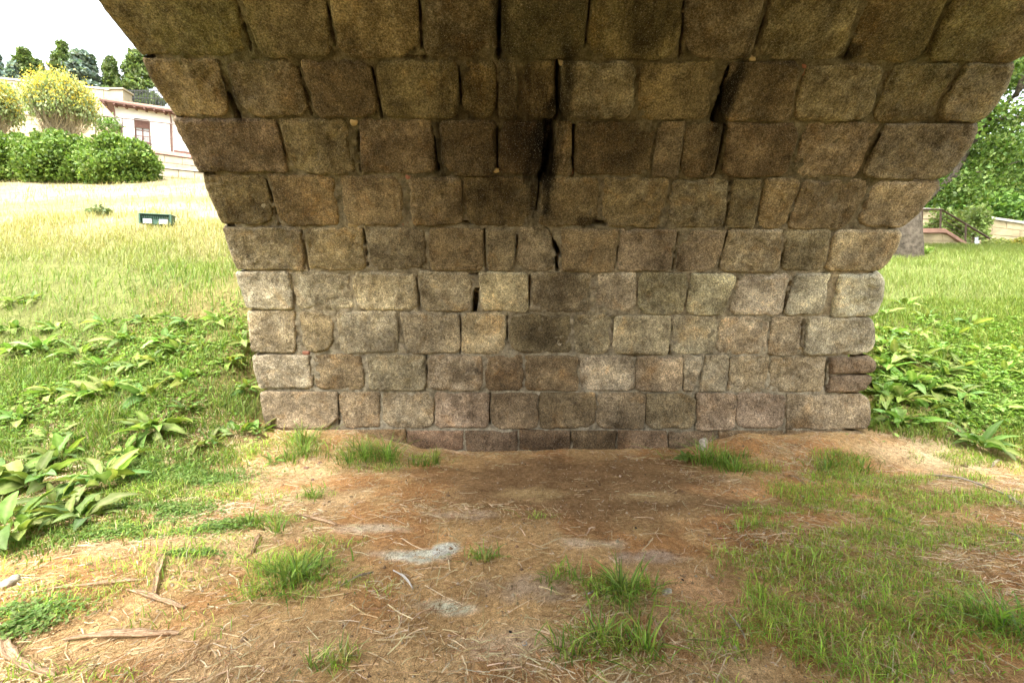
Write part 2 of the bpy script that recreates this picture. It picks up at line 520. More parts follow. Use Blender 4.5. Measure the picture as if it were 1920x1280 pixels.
def terrain(X, Y, detail=True):
    X = np.asarray(X, float); Y = np.asarray(Y, float)
    wl = sstep(-2.95, -4.1, X)
    wr = sstep(4.35, 5.3, X)
    bl = np.interp(Y, *LB); br = np.interp(Y, *RB)
    for d in (-0.35, 0.35):
        bl = bl + np.interp(Y + d, *LB); br = br + np.interp(Y + d, *RB)
    bl /= 3; br /= 3
    inner = (bl + br) * 0.5 * sstep(6.5, 12, Y)
    # soil heaped at both corners of the wall
    near = sstep(4.6, 5.55, Y)
    heap = near * (0.21 * sstep(-1.0, -2.1, X) + 0.20 * sstep(2.0, 3.0, X))
    z = wl * bl + wr * br + (1 - wl - wr) * inner + heap * (1 - wl) * (1 - wr) + heap * 0.5 * (wl + wr) * (1 - near * 0)
    if detail:
        sh = X.shape
        p = np.c_[X.ravel(), Y.ravel()]
        out = sstep(0, 1.2, np.hypot(np.clip(np.abs(X - 0.6) - 3.9, 0, None), np.clip(Y - 4.5, 0, None))).ravel()
        n = fbm(p, 0.9, 3, 1) * (0.035 + 0.05 * out) + fbm(p, 5.0, 3, 2) * (0.011 + 0.012 * out)
        z = z + n.reshape(sh)
    return z

def ray(px, py):
    d = np.array([(px - 960) / FPX, cp + (640 - py) / FPX * sp, -sp + (640 - py) / FPX * cp])
    return d

def gp(px, py):
    """photo point -> point on the terrain"""
    d = ray(px, py)
    t = np.concatenate([np.linspace(1.0, 12, 900), np.linspace(12, 60, 900)])
    P = t[:, None] * d[None, :] + np.array([0, 0, CAM_H])
    below = P[:, 2] < terrain(P[:, 0], P[:, 1])
    k = int(np.argmax(below)) if below.any() else len(t) - 1
    return P[k]

def at(px, py, Y):
    d = ray(px, py)
    d = d / d[1] * Y
    return Vector((d[0], d[1], d[2] + CAM_H))

# ------------------------------------------------------------------ ground
def axis(lo, hi, step, far_lo, far_hi, grow=1.10):
    a = list(np.arange(lo, hi, step))
    st, x = step, a[-1]
    while x < far_hi:
        st *= grow; x += st; a.append(x)
    st, x, b = step, lo, []
    while x > far_lo:
        st *= grow; x -= st; b.append(x)
    return np.array(b[::-1] + a)

gx = axis(-7.5, 8.5, 0.035, -260, 260)
gy = axis(1.3, 8.5, 0.03, -120, 400)
GX, GY = np.meshgrid(gx, gy)
gxy = np.c_[GX.ravel(), GY.ravel()]
gz = terrain(GX, GY).ravel()

def blob(pts, px, py, rx, ry, edge=0.5, wob=0.35, seed=0):
    c = gp(px, py)
    q = np.hypot((pts[:, 0] - c[0]) / rx, (pts[:, 1] - c[1]) / ry)
    q = q + fbm(pts, 2.2 if rx > .3 else 7.0, 4, 30 + seed) * wob
    return 1 - sstep(1 - edge, 1 + edge, q)

def lerp(a, b, t):
    return a + (np.asarray(b) - a) * t[:, None]

soil = np.tile(np.array([0.335, 0.225, 0.108]), (len(gxy), 1))
nA = fbm(gxy, 0.8, 4, 5); nB = fbm(gxy, 2.3, 4, 6)
soil = lerp(soil, (0.37, 0.265, 0.145), sstep(0.0, 0.4, nA))
soil = lerp(soil, (0.30, 0.165, 0.070), sstep(0.02, 0.35, nB) * 0.9)
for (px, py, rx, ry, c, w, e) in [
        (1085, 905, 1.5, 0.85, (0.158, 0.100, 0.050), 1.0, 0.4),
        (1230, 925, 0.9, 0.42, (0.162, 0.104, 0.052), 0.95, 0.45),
        (1000, 925, 0.30, 0.16, (0.30, 0.22, 0.11), 0.8, 0.5),
        (1230, 930, 0.30, 0.12, (0.34, 0.25, 0.13), 0.6, 0.5),
        (785, 1045, 0.17, 0.09, (0.52, 0.46, 0.37), 0.95, 0.25),
        (745, 1040, 0.16, 0.05, (0.50, 0.46, 0.38), 0.8, 0.5),
        (838, 1032, 0.07, 0.10, (0.62, 0.54, 0.42), 0.9, 0.3),
        (700, 990, 0.25, 0.08, (0.48, 0.40, 0.30), 0.8, 0.5),
        (835, 1135, 0.14, 0.05, (0.55, 0.48, 0.38), 0.8, 0.5),
        (560, 890, 0.40, 0.22, (0.42, 0.30, 0.165), 0.8, 0.5),
        (880, 965, 0.25, 0.08, (0.46, 0.38, 0.29), 0.7, 0.5),
        (1215, 1045, 0.22, 0.08, (0.30, 0.24, 0.19), 0.8, 0.5),
        (1105, 1018, 0.2, 0.07, (0.46, 0.38, 0.28), 0.7, 0.5),
        (1000, 1100, 0.25, 0.12, (0.26, 0.21, 0.16), 0.7, 0.5),
        (970, 1210, 0.22, 0.12, (0.42, 0.33, 0.23), 0.7, 0.5),
        (1300, 1110, 0.35, 0.25, (0.36, 0.22, 0.12), 0.6, 0.5),
        (330, 1010, 0.8, 0.3, (0.34, 0.26, 0.16), 0.6, 0.8),
        (1500, 920, 0.9, 0.2, (0.42, 0.24, 0.11), 0.8, 0.5),
        (1640, 800, 0.5, 0.3, (0.34, 0.25, 0.135), 0.8, 0.5),
        (1780, 850, 0.7, 0.3, (0.50, 0.40, 0.25), 0.7, 0.5)]:
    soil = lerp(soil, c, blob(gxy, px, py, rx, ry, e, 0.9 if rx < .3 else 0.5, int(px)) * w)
# grass covered banks: humus dark and green, dry and sandy on the far slope
leftb = sstep(-2.6, -3.4, gxy[:, 0] + 0.35 * nB)
rightb = sstep(4.5, 5.3, gxy[:, 0] + 0.3 * nB) * sstep(4.8, 5.6, gxy[:, 1] + 0.3 * nB)
soil = np.clip(soil * np.array([1.68, 1.66, 1.66]), 0, 0.72)
soil = lerp(soil, (0.13, 0.135, 0.05), np.clip(leftb * sstep(2.6, 3.6, gxy[:, 1]) + rightb, 0, 1) * 0.85)
dry = sstep(8.5, 12.0, gxy[:, 1] + 1.2 * nA) * sstep(-3.5, -4.5, gxy[:, 0])
soil = lerp(soil, (0.27, 0.245, 0.12), dry)
bare = sstep(10.8, 13.0, gxy[:, 1] + 1.5 * nB) * sstep(-3.5, -5, gxy[:, 0]) * sstep(-0.3, 0.1, fbm(gxy * [0.5, 1.6], 0.7, 4, 9))
soil = lerp(soil, (0.34, 0.29, 0.20), bare * 0.9)
soil = lerp(soil, (0.17, 0.20, 0.06), sstep(8, 13, gxy[:, 1]) * sstep(4, 5.5, gxy[:, 0]) * 0.9)
soil = lerp(soil, (0.15, 0.175, 0.06), np.maximum(sstep(5.6, 7.5, gxy[:, 0] + nB), sstep(-5.0, -6.5, gxy[:, 0] + nB) * (1 - dry)) * 0.85)
nx_, ny_ = len(gx), len(gy)
idx = np.arange(nx_ * ny_).reshape(ny_, nx_)
gfaces = np.stack([idx[:-1, :-1], idx[:-1, 1:], idx[1:, 1:], idx[1:, :-1]], -1).reshape(-1, 4)
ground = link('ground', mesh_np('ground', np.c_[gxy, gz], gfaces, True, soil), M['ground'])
tag(ground, 'bare trodden soil under the arch rising to grassy banks', 'ground', kind='structure')

# ------------------------------------------------------------------ the bridge
bridge = empty('stone_bridge', (0.5, Y0, 0))
tag(bridge, 'old granite block bridge whose rounded vault stones curve overhead', 'bridge')
BO = Vector((0.5, Y0, 0))

def bridge_part(name, verts, faces, mat, smooth=True):
    verts = np.asarray(verts, float)
    c = verts.mean(0)
    me = mesh_np(name, verts - c, faces, smooth)
    o = link(name, me, mat, bridge)
    o.location = Vector(c) - BO
    return o

# bed joints: photo y at (left edge, right edge) of each course, top to bottom
LX = [150, 262, 323, 375, 416, 444, 464, 472, 490, 500, 505]
RX = [2040, 1905, 1838, 1768, 1694, 1650, 1632, 1636, 1630, 1622, 1620]
BL = [-30, 109, 222, 327, 425, 508, 581, 663, 732, 804, 845]
BR = [-25, 121, 233, 338, 431, 513, 595, 668, 737, 807, 848]

def bed_y(k, x):
    t = (x - LX[k]) / (RX[k] - LX[k])
    return BL[k] + (BR[k] - BL[k]) * t

# per course: (x top-left, x top-right, x bottom-left, x bottom-right) of every stone in the photo
ST = {
 0: [(155,432,262,462),(440,605,490,622),(614,780,634,786),(790,930,796,930),(942,1104,940,1092),(1111,1280,1102,1272),(1290,1442,1282,1408),(1454,1626,1424,1580),(1640,1798,1590,1722),(1806,2045,1734,1905)],
 1: [(262,405,325,432),(415,549,448,581),(560,690,590,712),(700,857,720,860),(866,934,868,930),(939,968,936,968),(979,1042,980,1040),(1053,1196,1050,1190),(1203,1350,1195,1332),(1372,1504,1350,1482),(1514,1668,1488,1628),(1678,1806,1636,1742),(1815,1905,1750,1838)],
 2: [(324,513,376,541),(519,652,548,669),(672,807,678,819),(824,929,829,929),(937,1018,935,1013),(1043,1072,1036,1071),(1082,1234,1078,1218),(1238,1286,1222,1269),(1290,1356,1274,1335),(1369,1504,1357,1478),(1512,1656,1486,1606),(1662,1837,1613,1769)],
 3: [(376,491,418,519),(498,623,526,636),(634,751,647,758),(764,862,772,868),(868,1007,876,1003),(1019,1122,1008,1121),(1131,1257,1129,1240),(1264,1369,1249,1356),(1378,1432,1364,1414),(1436,1502,1418,1470),(1510,1640,1478,1593),(1648,1767,1603,1694)],
 4: [(417,559,446,575),(568,676,579,685),(682,794,694,799),(803,905,806,907),(912,966,914,964),(974,1032,969,1041),(1054,1162,1054,1152),(1168,1271,1157,1259),(1279,1366,1267,1346),(1371,1473,1351,1459),(1478,1563,1463,1546),(1568,1693,1550,1650)],
 5: [(445,540,466,549),(545,652,552,661),(658,776,667,783),(783,880,788,885),(898,988,903,991),(998,1111,1001,1106),(1121,1196,1117,1193),(1201,1294,1195,1280),(1298,1381,1287,1364),(1386,1481,1369,1467),(1494,1561,1471,1542),(1578,1655,1558,1640)],
 6: [(465,550,474,553),(557,622,570,622),(630,742,637,748),(750,860,764,862),(865,947,865,946),(956,1072,956,1071),(1077,1149,1075,1143),(1155,1259,1149,1254),(1264,1350,1259,1340),(1355,1446,1343,1439),(1451,1506,1441,1496),(1518,1632,1508,1632)],
 7: [(475,579,488,584),(585,677,590,683),(689,796,691,798),(802,904,803,905),(908,981,910,981),(985,1083,985,1084),(1087,1190,1087,1191),(1194,1282,1193,1281),(1285,1322,1283,1306),(1326,1367,1311,1364),(1371,1444,1367,1434),(1450,1552,1437,1549)],
 8: [(492,631,502,633),(634,712,636,713),(716,812,717,814),(816,917,816,918),(921,1009,921,1011),(1012,1117,1013,1117),(1120,1210,1119,1208),(1213,1307,1212,1304),(1310,1381,1307,1377),(1384,1474,1379,1472),(1477,1628,1475,1634)],
 9: [(505,640,506,640),(645,760,645,760),(764,868,764,868),(874,970,874,970),(975,1070,975,1070),(1074,1156,1074,1156),(1160,1250,1160,1250),(1254,1345,1254,1345),(1350,1470,1350,1470),(1475,1620,1475,1620)],
}

def nonuni(n, edge):
    """n samples of 0..1, denser near the ends"""
    t = np.linspace(0, 1, n)
    return t - edge * np.sin(2 * np.pi * t) / (2 * np.pi)

RIDGE = [np.array([[1, .6, 0], [.3, .5, 0], [.3, .5, .4]]), np.array([[.4, 0, .8], [0, .5, .2], [.9, .3, .1]]), np.array([[1.4, 0, .2], [.2, .4, 0], [0, .3, .3]]), np.array([[.3, .8, .1], [.4, .3, .2], [1.3, .1, .3]])]
CORN = [(1.5, 1.2, .6, .9), (1.0, 1.7, .8, .5), (1.8, 1.0, 1.0, .6), (1.2, 1.4, .5, 1.2), (.9, 1.1, .7, .7)]     # corner rounding: lower left, lower right, upper left, upper right
TOOL = [0.4, 1.6, 0.5, 0.8, 2.0, 0.3, 1.0]

def make_stone(q, rc=0.05, rnd=0.035, proud=0.0, rough=1.0, end=0, step=0.016, seed=0, pillow=0.018, gap=0.0, endr=0.09, depth=0.5):
    """q: corners TL,TR,BR,BL in (X,s). end -1/+1: the stone turns the corner at the bridge's left/right face"""
    q = np.array(q, float)
    if gap:
        c = q.mean(0)
        q = q + np.sign(c - q) * gap
    wdt = 0.5 * (abs(q[1, 0] - q[0, 0]) + abs(q[2, 0] - q[3, 0]))
    hgt = 0.5 * (abs(q[0, 1] - q[3, 1]) + abs(q[1, 1] - q[2, 1]))
    nu = max(10, int(wdt / step)); nv = max(10, int(hgt / step))
    u = nonuni(nu, 0.55); v = nonuni(nv, 0.55)
    cols_u, cols_d, cols_a = list(u), [0.0] * nu, [0.0] * nu     # u, depth into the wall, turn angle
    if end:
        er = endr / wdt
        if end < 0: us = er + (1 - er) * u
        else: us = (1 - er) * u
        ph = np.linspace(0.12, 1, 7) * math.pi / 2
        ext_u = [er * (1 - math.sin(a)) for a in ph]
        ext_d = [endr * (1 - math.cos(a)) for a in ph]
        ext_a = list(ph)
        for k in range(1, 13):
            ext_u.append(0.0); ext_d.append(endr + (depth - endr) * k / 12); ext_a.append(math.pi / 2)
        if end < 0:
            cols_u = ext_u[::-1] + list(us); cols_d = ext_d[::-1] + [0.0] * nu; cols_a = ext_a[::-1] + [0.0] * nu
        else:
            cols_u = list(us) + [1 - x for x in ext_u]; cols_d = [0.0] * nu + ext_d; cols_a = [0.0] * nu + ext_a
    U, V = np.meshgrid(np.array(cols_u), v)
    D, _ = np.meshgrid(np.array(cols_d), v)
    A, _ = np.meshgrid(np.array(cols_a), v)
    U, V, D, A = U.ravel(), V.ravel(), D.ravel(), A.ravel()
    top = q[0][None] * (1 - U)[:, None] + q[1][None] * U[:, None]
    bot = q[3][None] * (1 - U)[:, None] + q[2][None] * U[:, None]
    Q = bot * (1 - V)[:, None] + top * V[:, None]
    P = vault_pt(Q[:, 1], Q[:, 0])
    nrm = vault_n(Q[:, 1])
    P = P - nrm * D[:, None]
    side = np.zeros_like(nrm); side[:, 0] = end
    n = nrm * np.cos(A)[:, None] + side * np.sin(A)[:, None]
    dl, dr = U * wdt, (1 - U) * wdt
    if end < 0: dl = np.full_like(dl, 9.0)
    if end > 0: dr = np.full_like(dr, 9.0)
    wob = (fbm(P, 5.0, 4, seed) * 0.026 - np.clip(fbm(P, 9.0, 2, seed + 21) - .25, 0, None) * 0.06) * rough
    du = np.minimum(dl, dr) + wob
    dv = np.minimum(V, 1 - V) * hgt + (fbm(P, 5.0, 4, seed + 3) * 0.022 - np.clip(fbm(P, 8.0, 2, seed + 22) - .28, 0, None) * 0.05) * rough
    rcc = rc * np.where(V < .5, np.where(U < .5, CORN[seed % 5][0], CORN[seed % 5][1]), np.where(U < .5, CORN[seed % 5][2], CORN[seed % 5][3]))
    a, b = np.maximum(rcc - du, 0), np.maximum(rcc - dv, 0)
    d = np.where((a > 0) & (b > 0), rcc - np.hypot(a, b), np.minimum(du, dv))
    if end: rnd = rnd + (0.004 if end < 0 else 0.06) * np.sin(A) * (1 if endr > 0.1 or end < 0 else 0.4) + 0 * d
    t = np.clip(rnd - d, 0, rnd)
    fall = rnd - np.sqrt(np.maximum(rnd * rnd - t * t, 0)) + np.where(d < 0, np.minimum(-d * 4, 0.12), 0)
    pil = pillow * (np.minimum(np.abs(2 * U - 1), 1) ** 3.0 * (end == 0) + np.abs(2 * V - 1) ** 3.0)
    rid = 1 - np.abs(fbm(P @ RIDGE[seed % 4], 9.0, 3, seed + 12))          # tool marks and flaking, own direction per stone
    rel = (fbm(P, 3.2, 2, seed + 5) * 0.016 + fbm(P, 10, 3, seed + 6) * 0.009 + fbm(P, 34, 3, 8) * 0.0065 + (rid - .8) * 0.014 * TOOL[seed % 7]) * rough
    pits = np.clip(fbm(P, 16, 2, seed + 9) - 0.42, 0, None) * -0.03 * rough
    if end:
        rel = rel + np.sin(A) * (0.010 if end < 0 else 0.035) * np.cos((V - .5) * math.pi)
    P = P + n * (proud - fall - pil + rel + pits)[:, None]
    nc = len(cols_u)
    I = np.arange(len(P)).reshape(nv, nc)
    F = np.stack([I[:-1, :-1], I[:-1, 1:], I[1:, 1:], I[1:, :-1]], -1).reshape(-1, 4)
    return P, F

def stone_tint(k, x, y):
    r = random.random
    # brown and olive high in the vault, greyer tan in the middle, brown again at the foot
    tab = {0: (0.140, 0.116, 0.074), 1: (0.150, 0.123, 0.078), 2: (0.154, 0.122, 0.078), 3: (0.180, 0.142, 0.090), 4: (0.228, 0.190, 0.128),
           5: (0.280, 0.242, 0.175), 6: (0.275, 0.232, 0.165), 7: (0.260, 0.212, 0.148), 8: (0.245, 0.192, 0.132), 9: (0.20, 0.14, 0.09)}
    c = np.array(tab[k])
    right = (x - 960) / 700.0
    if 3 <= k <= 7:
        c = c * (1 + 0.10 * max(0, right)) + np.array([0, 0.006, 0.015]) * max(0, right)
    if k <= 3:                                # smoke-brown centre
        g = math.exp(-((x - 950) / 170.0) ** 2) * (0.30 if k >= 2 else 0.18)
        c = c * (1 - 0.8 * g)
    if k <= 1: c = c * np.array([1.0, 1.0, 0.95])
    c = c * np.array([0.985, 1.0, 0.96]) * (0.86 + 0.30 * r())
    c = c * np.array([1 + 0.10 * (r() - .5), 1.0, 1 + 0.22 * (r() - .5)])
    lich = {0: 0.22, 1: 0.25, 2: 0.15, 3: 0.2, 4: 0.28, 5: 0.50, 6: 0.48, 7: 0.44, 8: 0.34, 9: 0.15}[k]
    lich += 0.10 + 0.22 * max(0, right) + 0.36 * (r() - 0.5)
    if k <= 1 and 1060 < x < 1320: lich += 0.05
    return c, max(0, lich)

special = {(7, 1): (0.175, 0.126, 0.075), (7, 5): (0.192, 0.131, 0.070), (7, 4): (0.210, 0.144, 0.084), (6, 5): (0.183, 0.153, 0.098),
           (5, 5): (0.183, 0.153, 0.094), (8, 5): (0.181, 0.132, 0.080), (9, 4): (0.138, 0.100, 0.064), (9, 5): (0.129, 0.095, 0.059), (9, 3): (0.147, 0.104, 0.069),
           (3, 4): (0.119, 0.090, 0.045), (2, 4): (0.102, 0.072, 0.039), (2, 3): (0.114, 0.086, 0.048), (2, 6): (0.102, 0.078, 0.041), (6, 3): (0.218, 0.162, 0.103),
           (8, 10): (0.245, 0.19, 0.125), (8, 0): (0.235, 0.185, 0.122), (5, 11): (0.367, 0.342, 0.271), (5, 10): (0.349, 0.315, 0.243), (6, 11): (0.323, 0.288, 0.225)}

sd = 0
for k in range(10):
    for i, (a, b, c, d) in enumerate(ST[k]):
        sd += 1
        j = lambda: random.uniform(-2.0, 2.0)
        g = 0.7
        last = (i == len(ST[k]) - 1 and k != 7)
        ex = (16 if 5 <= k <= 7 else (6 if k >= 8 else 15)) if last else 1.6
        ex0 = 6 if i == 0 else 1.6
        a, b, c, d = a - ex0, b + ex, c - ex0, d + ex
        TLp = (a + j() * .5, bed_y(k, a) + g + j()); TRp = (b + j() * .5, bed_y(k, b) + g + j())
        BLp = (c + j() * .5, bed_y(k + 1, c) - g + j()); BRp = (d + j() * .5, bed_y(k + 1, d) - g + j())
        if k == 7 and i in (8,):
            BRp = (1300, BRp[1])
        q = [wall_px(*p) for p in (TLp, TRp, BRp, BLp)]
        end = -1 if i == 0 else (1 if (i == len(ST[k]) - 1 and k != 7) else 0)
        small = (b - a) < 60
        rc = random.uniform(0.05, 0.10); rn = random.uniform(0.022, 0.042)
        if k == 6 and i == 1: rc = 0.16
        if k <= 1: rc *= 1.3
        if small: rc, rn = 0.03, 0.018
        if k == 9: rc, rn = 0.02, 0.02
        er = 0.06 if end < 0 else (0.11 + (0.08 if 5 <= k <= 7 else 0.02))
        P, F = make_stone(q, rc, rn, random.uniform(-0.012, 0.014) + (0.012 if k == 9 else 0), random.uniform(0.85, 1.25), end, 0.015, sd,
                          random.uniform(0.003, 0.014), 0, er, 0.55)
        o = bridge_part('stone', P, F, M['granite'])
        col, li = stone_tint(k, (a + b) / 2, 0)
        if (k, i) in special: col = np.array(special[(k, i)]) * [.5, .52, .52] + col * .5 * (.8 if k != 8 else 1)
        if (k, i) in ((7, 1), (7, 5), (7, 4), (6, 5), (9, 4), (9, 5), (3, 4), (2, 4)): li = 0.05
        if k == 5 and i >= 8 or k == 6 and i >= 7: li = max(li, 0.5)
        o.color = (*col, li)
# course 7, right corner: two red-brown pieces one above the other
for (ya, yb, xa, xb, xc, xd) in ((669, 702, 1557, 1641, 1556, 1640), (703, 736, 1556, 1640, 1551, 1622)):
    q = [wall_px(xa, ya), wall_px(xb, ya), wall_px(xd, yb), wall_px(xc, yb)]
    P, F = make_stone(q, 0.04, 0.035, 0.02, 1.0, 1, 0.014, 400 + ya, 0.015, 0, 0.10, 0.5)
    o = bridge_part('stone', P, F, M['granite']); o.color = (0.150, 0.114, 0.078, 0.08)
# three more courses overhead, out of the picture
sx = wall_px(960, BL[0])[1]
for k in range(3):
    s0 = sx + 0.02 + k * 0.53
    x = XL + 0.01
    i = 0
    while x < XR - 0.3:
        w = random.uniform(0.5, 0.8)
        x2 = min(x + w, XR) if x + w < XR - 0.35 else XR
        P, F = make_stone([(x, s0 + .5), (x2 - .04, s0 + .5), (x2 - .04, s0), (x, s0)], 0.07, 0.05, random.uniform(-.01, .015), 1.0,
                          -1 if i == 0 else (1 if x2 == XR else 0), 0.03, 700 + k * 20 + i)
        o = bridge_part('stone', P, F, M['granite'])
        o.color = (0.115 * random.uniform(.8, 1.1), 0.094 * random.uniform(.85, 1.05), 0.055, 0.2)
        x = x2; i += 1

# small pinning stones wedged in the joints (photo x, y, width, height, material)
for (x, y, w, h, mt) in [(658, 421, 46, 17, 'ochre'), (572, 664, 16, 9, 'brick'), (565, 122, 14, 30, 'ochre'), (487, 100, 26, 18, 'brick'),
                         (694, 110, 22, 7, 'ochre'), (757, 418, 22, 16, 'brick'), (768, 333, 26, 12, 'brick'), (1510, 135, 14, 34, 'brick'),
                         (930, 323, 20, 10, 'ochre'), (1001, 105, 38, 14, 'ochre'), (1512, 594, 12, 10, 'brick'), (1600, 594, 26, 6, 'ochre'),
                         (1504, 655, 20, 12, 'ochre'), (788, 236, 18, 14, 'ochre'), (816, 668, 18, 14, 'ochre'), (1070, 327, 20, 8, 'brick'),
                         (1075, 505, 30, 8, 'ochre'), (1413, 115, 16, 14, 'ochre'), (663, 231, 20, 18, 'ochre'), (1053, 122, 12, 12, 'ochre')]:
    q = [wall_px(x - w / 2, y - h / 2), wall_px(x + w / 2, y - h / 2), wall_px(x + w / 2 - 2, y + h / 2), wall_px(x - w / 2 + 2, y + h / 2)]
    P, F = make_stone(q, 0.03, 0.025, -0.022, 1.0, 0, 0.010, int(x), 0.010)
    bridge_part('filler_stone', P, F, M[mt])

# mortar bed behind the stones: shallow in most joints, washed out into holes in some
GAPS = [((1032, 232), (1014, 332), 17), ((1012, 335), (1004, 405), 6), ((1372, 128), (1338, 232), 9), ((424, 178), (444, 222), 8), ((495, 338), (522, 424), 6),
        ((858, 128), (866, 195), 6), ((1046, 118), (1042, 226), 7), ((932, 245), (933, 322), 5), ((810, 245), (822, 322), 5), ((940, -10), (935, 108), 8),
        ((784, -10), (790, 90), 6), ((610, 10), (628, 95), 6), ((438, 0), (470, 95), 5), ((1085, 416), (1136, 420), 9), ((855, 416), (882, 419), 8),
        ((908, 432), (910, 508), 6), ((970, 445), (969, 466), 6), ((1024, 432), (1050, 478), 8), ((1044, 484), (1046, 506), 7), ((1272, 438), (1262, 505), 5),
        ((1160, 465), (1153, 505), 5), ((893, 545), (889, 584), 10), ((994, 518), (992, 574), 5), ((846, 586), (898, 590), 6), ((878, 515), (906, 514), 6),
        ((951, 594), (950, 640), 6), ((862, 594), (862, 662), 5), ((1150, 612), (1145, 660), 4), ((1255, 650), (1257, 666), 6), ((1508, 600), (1500, 655), 6),
        ((1447, 600), (1440, 655), 4), ((1322, 695), (1309, 735), 4), ((918, 738), (919, 806), 5), ((814, 738), (815, 806), 4), ((581, 672), (586, 712), 5),
        ((679, 432), (690, 506), 5), ((562, 432), (578, 508), 5), ((780, 520), (786, 584), 5), ((1252, 350), (1242, 424), 4), ((1372, 345), (1358, 426), 5),
        ((1508, 345), (1474, 420), 4), ((1782, 160), (1752, 195), 5), ((1716, 110), (1732, 98), 9), ((1117, 740), (1118, 806), 4), ((1307, 740), (1304, 806), 5),
        ((1381, 740), (1376, 806), 4), ((1474, 740), (1473, 806), 4), ((1210, 740), (1209, 806), 5), ((797, 668), (799, 734), 5), ((905, 668), (906, 734), 4),
        ((1367, 668), (1365, 734), 4), ((1446, 672), (1435, 734), 4), ((1553, 680), (1549, 735), 5), ((1073, 600), (1072, 664), 4), ((633, 740), (634, 806), 5),
        ((1567, 434), (1548, 505), 4), ((1475, 432), (1461, 510), 4), ((1368, 432), (1350, 508), 5), ((1484, 530), (1468, 590), 5), ((1668, 150), (1632, 228), 4),
        ((1108, 0), (1096, 110), 5), ((1284, 10), (1276, 108), 6), ((1448, 0), (1412, 112), 5), ((1632, 20), (1585, 112), 5), ((1800, 0), (1728, 110), 4),
        ((1360, 240), (1338, 330), 7), ((1074, 240), (1072, 330), 7), ((556, 130), (584, 218), 5), ((694, 130), (716, 222), 5), ((640, 340), (652, 420), 4),
        ((1196, 125), (1192, 225), 4), ((1508, 240), (1480, 330), 4), ((1660, 240), (1608, 335), 4), ((670, 250), (675, 325), 5), ((740, 108), (800, 112), 5),
        ((1085, 666), (1150, 669), 4), ((1175, 668), (1198, 670), 6), ((980, 668), (1060, 668), 4), ((1560, 596), (1600, 598), 6), ((1580, 738), (1612, 738), 6)]
ms = 0.0145
mX = np.arange(XL + 0.13, XR - 0.20, ms)
mS = np.arange(wall_px(960, 850)[1], sx + 0.1, ms)
AX, AS = np.meshgrid(mX, mS)
mx_, ms_ = AX.ravel(), AS.ravel()
mp = vault_pt(ms_, mx_)
dep = 0.029 + fbm(mp, 2.4, 3, 41) * 0.009 + fbm(mp, 12, 3, 42) * 0.022 + fbm(mp, 40, 2, 43) * 0.008
hole = np.zeros_like(dep)
for (p0, p1, w) in GAPS:
    if w <= 4: continue
    a = np.array(wall_px(*p0)); b = np.array(wall_px(*p1))
    wm = w / FPX * 5.0 * 0.5 * (1.0 if w > 6 else 0.72)
    ab = b - a
    pq = np.c_[mx_ - a[0], ms_ - a[1]]
    t = np.clip((pq @ ab) / (ab @ ab), 0, 1)
    dd = np.hypot(pq[:, 0] - t * ab[0], pq[:, 1] - t * ab[1]) + np.abs(fbm(mp, 9, 3, w)) * 0.022
    hole = np.maximum(hole, (1 - sstep(wm * 0.8, wm * 1.3, dd)) * (1.0 if w > 6 else 0.30))
dep = dep + hole * (0.35 + 0.65 * sstep(-0.30, 0.05, fbm(mp, 8.0, 3, 47))) * 0.24
P = mp - vault_n(ms_) * dep[:, None]
I = np.arange(len(P)).reshape(len(mS), len(mX))
F = np.stack([I[:-1, :-1], I[:-1, 1:], I[1:, 1:], I[1:, :-1]], -1).reshape(-1, 4)
bridge_part('mortar', P, F, M['mortar'])

# core of the bridge: vault shell, spandrels, roadway above; both ends open
TOPZ = 5.75
RR = R + 0.26
ths = np.linspace(0, math.pi, 49)
arch = [(YC + RR * math.cos(t), Z0 + RR * math.sin(t)) for t in ths]
inner = [(arch[0][0], -0.6)] + arch + [(arch[-1][0], -0.6)]
YB0, YB1 = YC - R - 6.5, Y0 + 3.2
outer_top = [(YB1, -0.6)] + [(YB1 + (YB0 - YB1) * k / 48, TOPZ) for k in range(49)] + [(YB0, -0.6)]
xa, xb = XL + 0.12, XR - 0.19
v, f = [], []
n = len(inner)
for (x, prof) in ((xa, inner), (xb, inner), (xa, outer_top), (xb, outer_top)):
    v += [(x, y, z) for (y, z) in prof]
for i in range(n - 1):
    f.append((i, i + 1, n + i + 1, n + i))                                   # intrados
    f.append((2*n + i, 3*n + i, 3*n + i + 1, 2*n + i + 1))                   # top and backs
    f.append((i, 2*n + i, 2*n + i + 1, i + 1))                               # left face
    f.append((n + i, n + i + 1, 3*n + i + 1, 3*n + i))                       # right face
core = bridge_part('masonry_core', v, np.array(f), M['granite'], False)
core.color = (0.16, 0.13, 0.08, 0.3)
for (x0, x1) in ((XL - 0.02, XL + 0.28), (XR - 0.28, XR + 0.02)):
    pb = MB().box(x0, x1, YB0, YB1, TOPZ, TOPZ + 0.9, 0.03)
    o = pb.build('parapet', M['granite'], bridge, -BO); o.color = (0.30, 0.245, 0.15, 0.35)
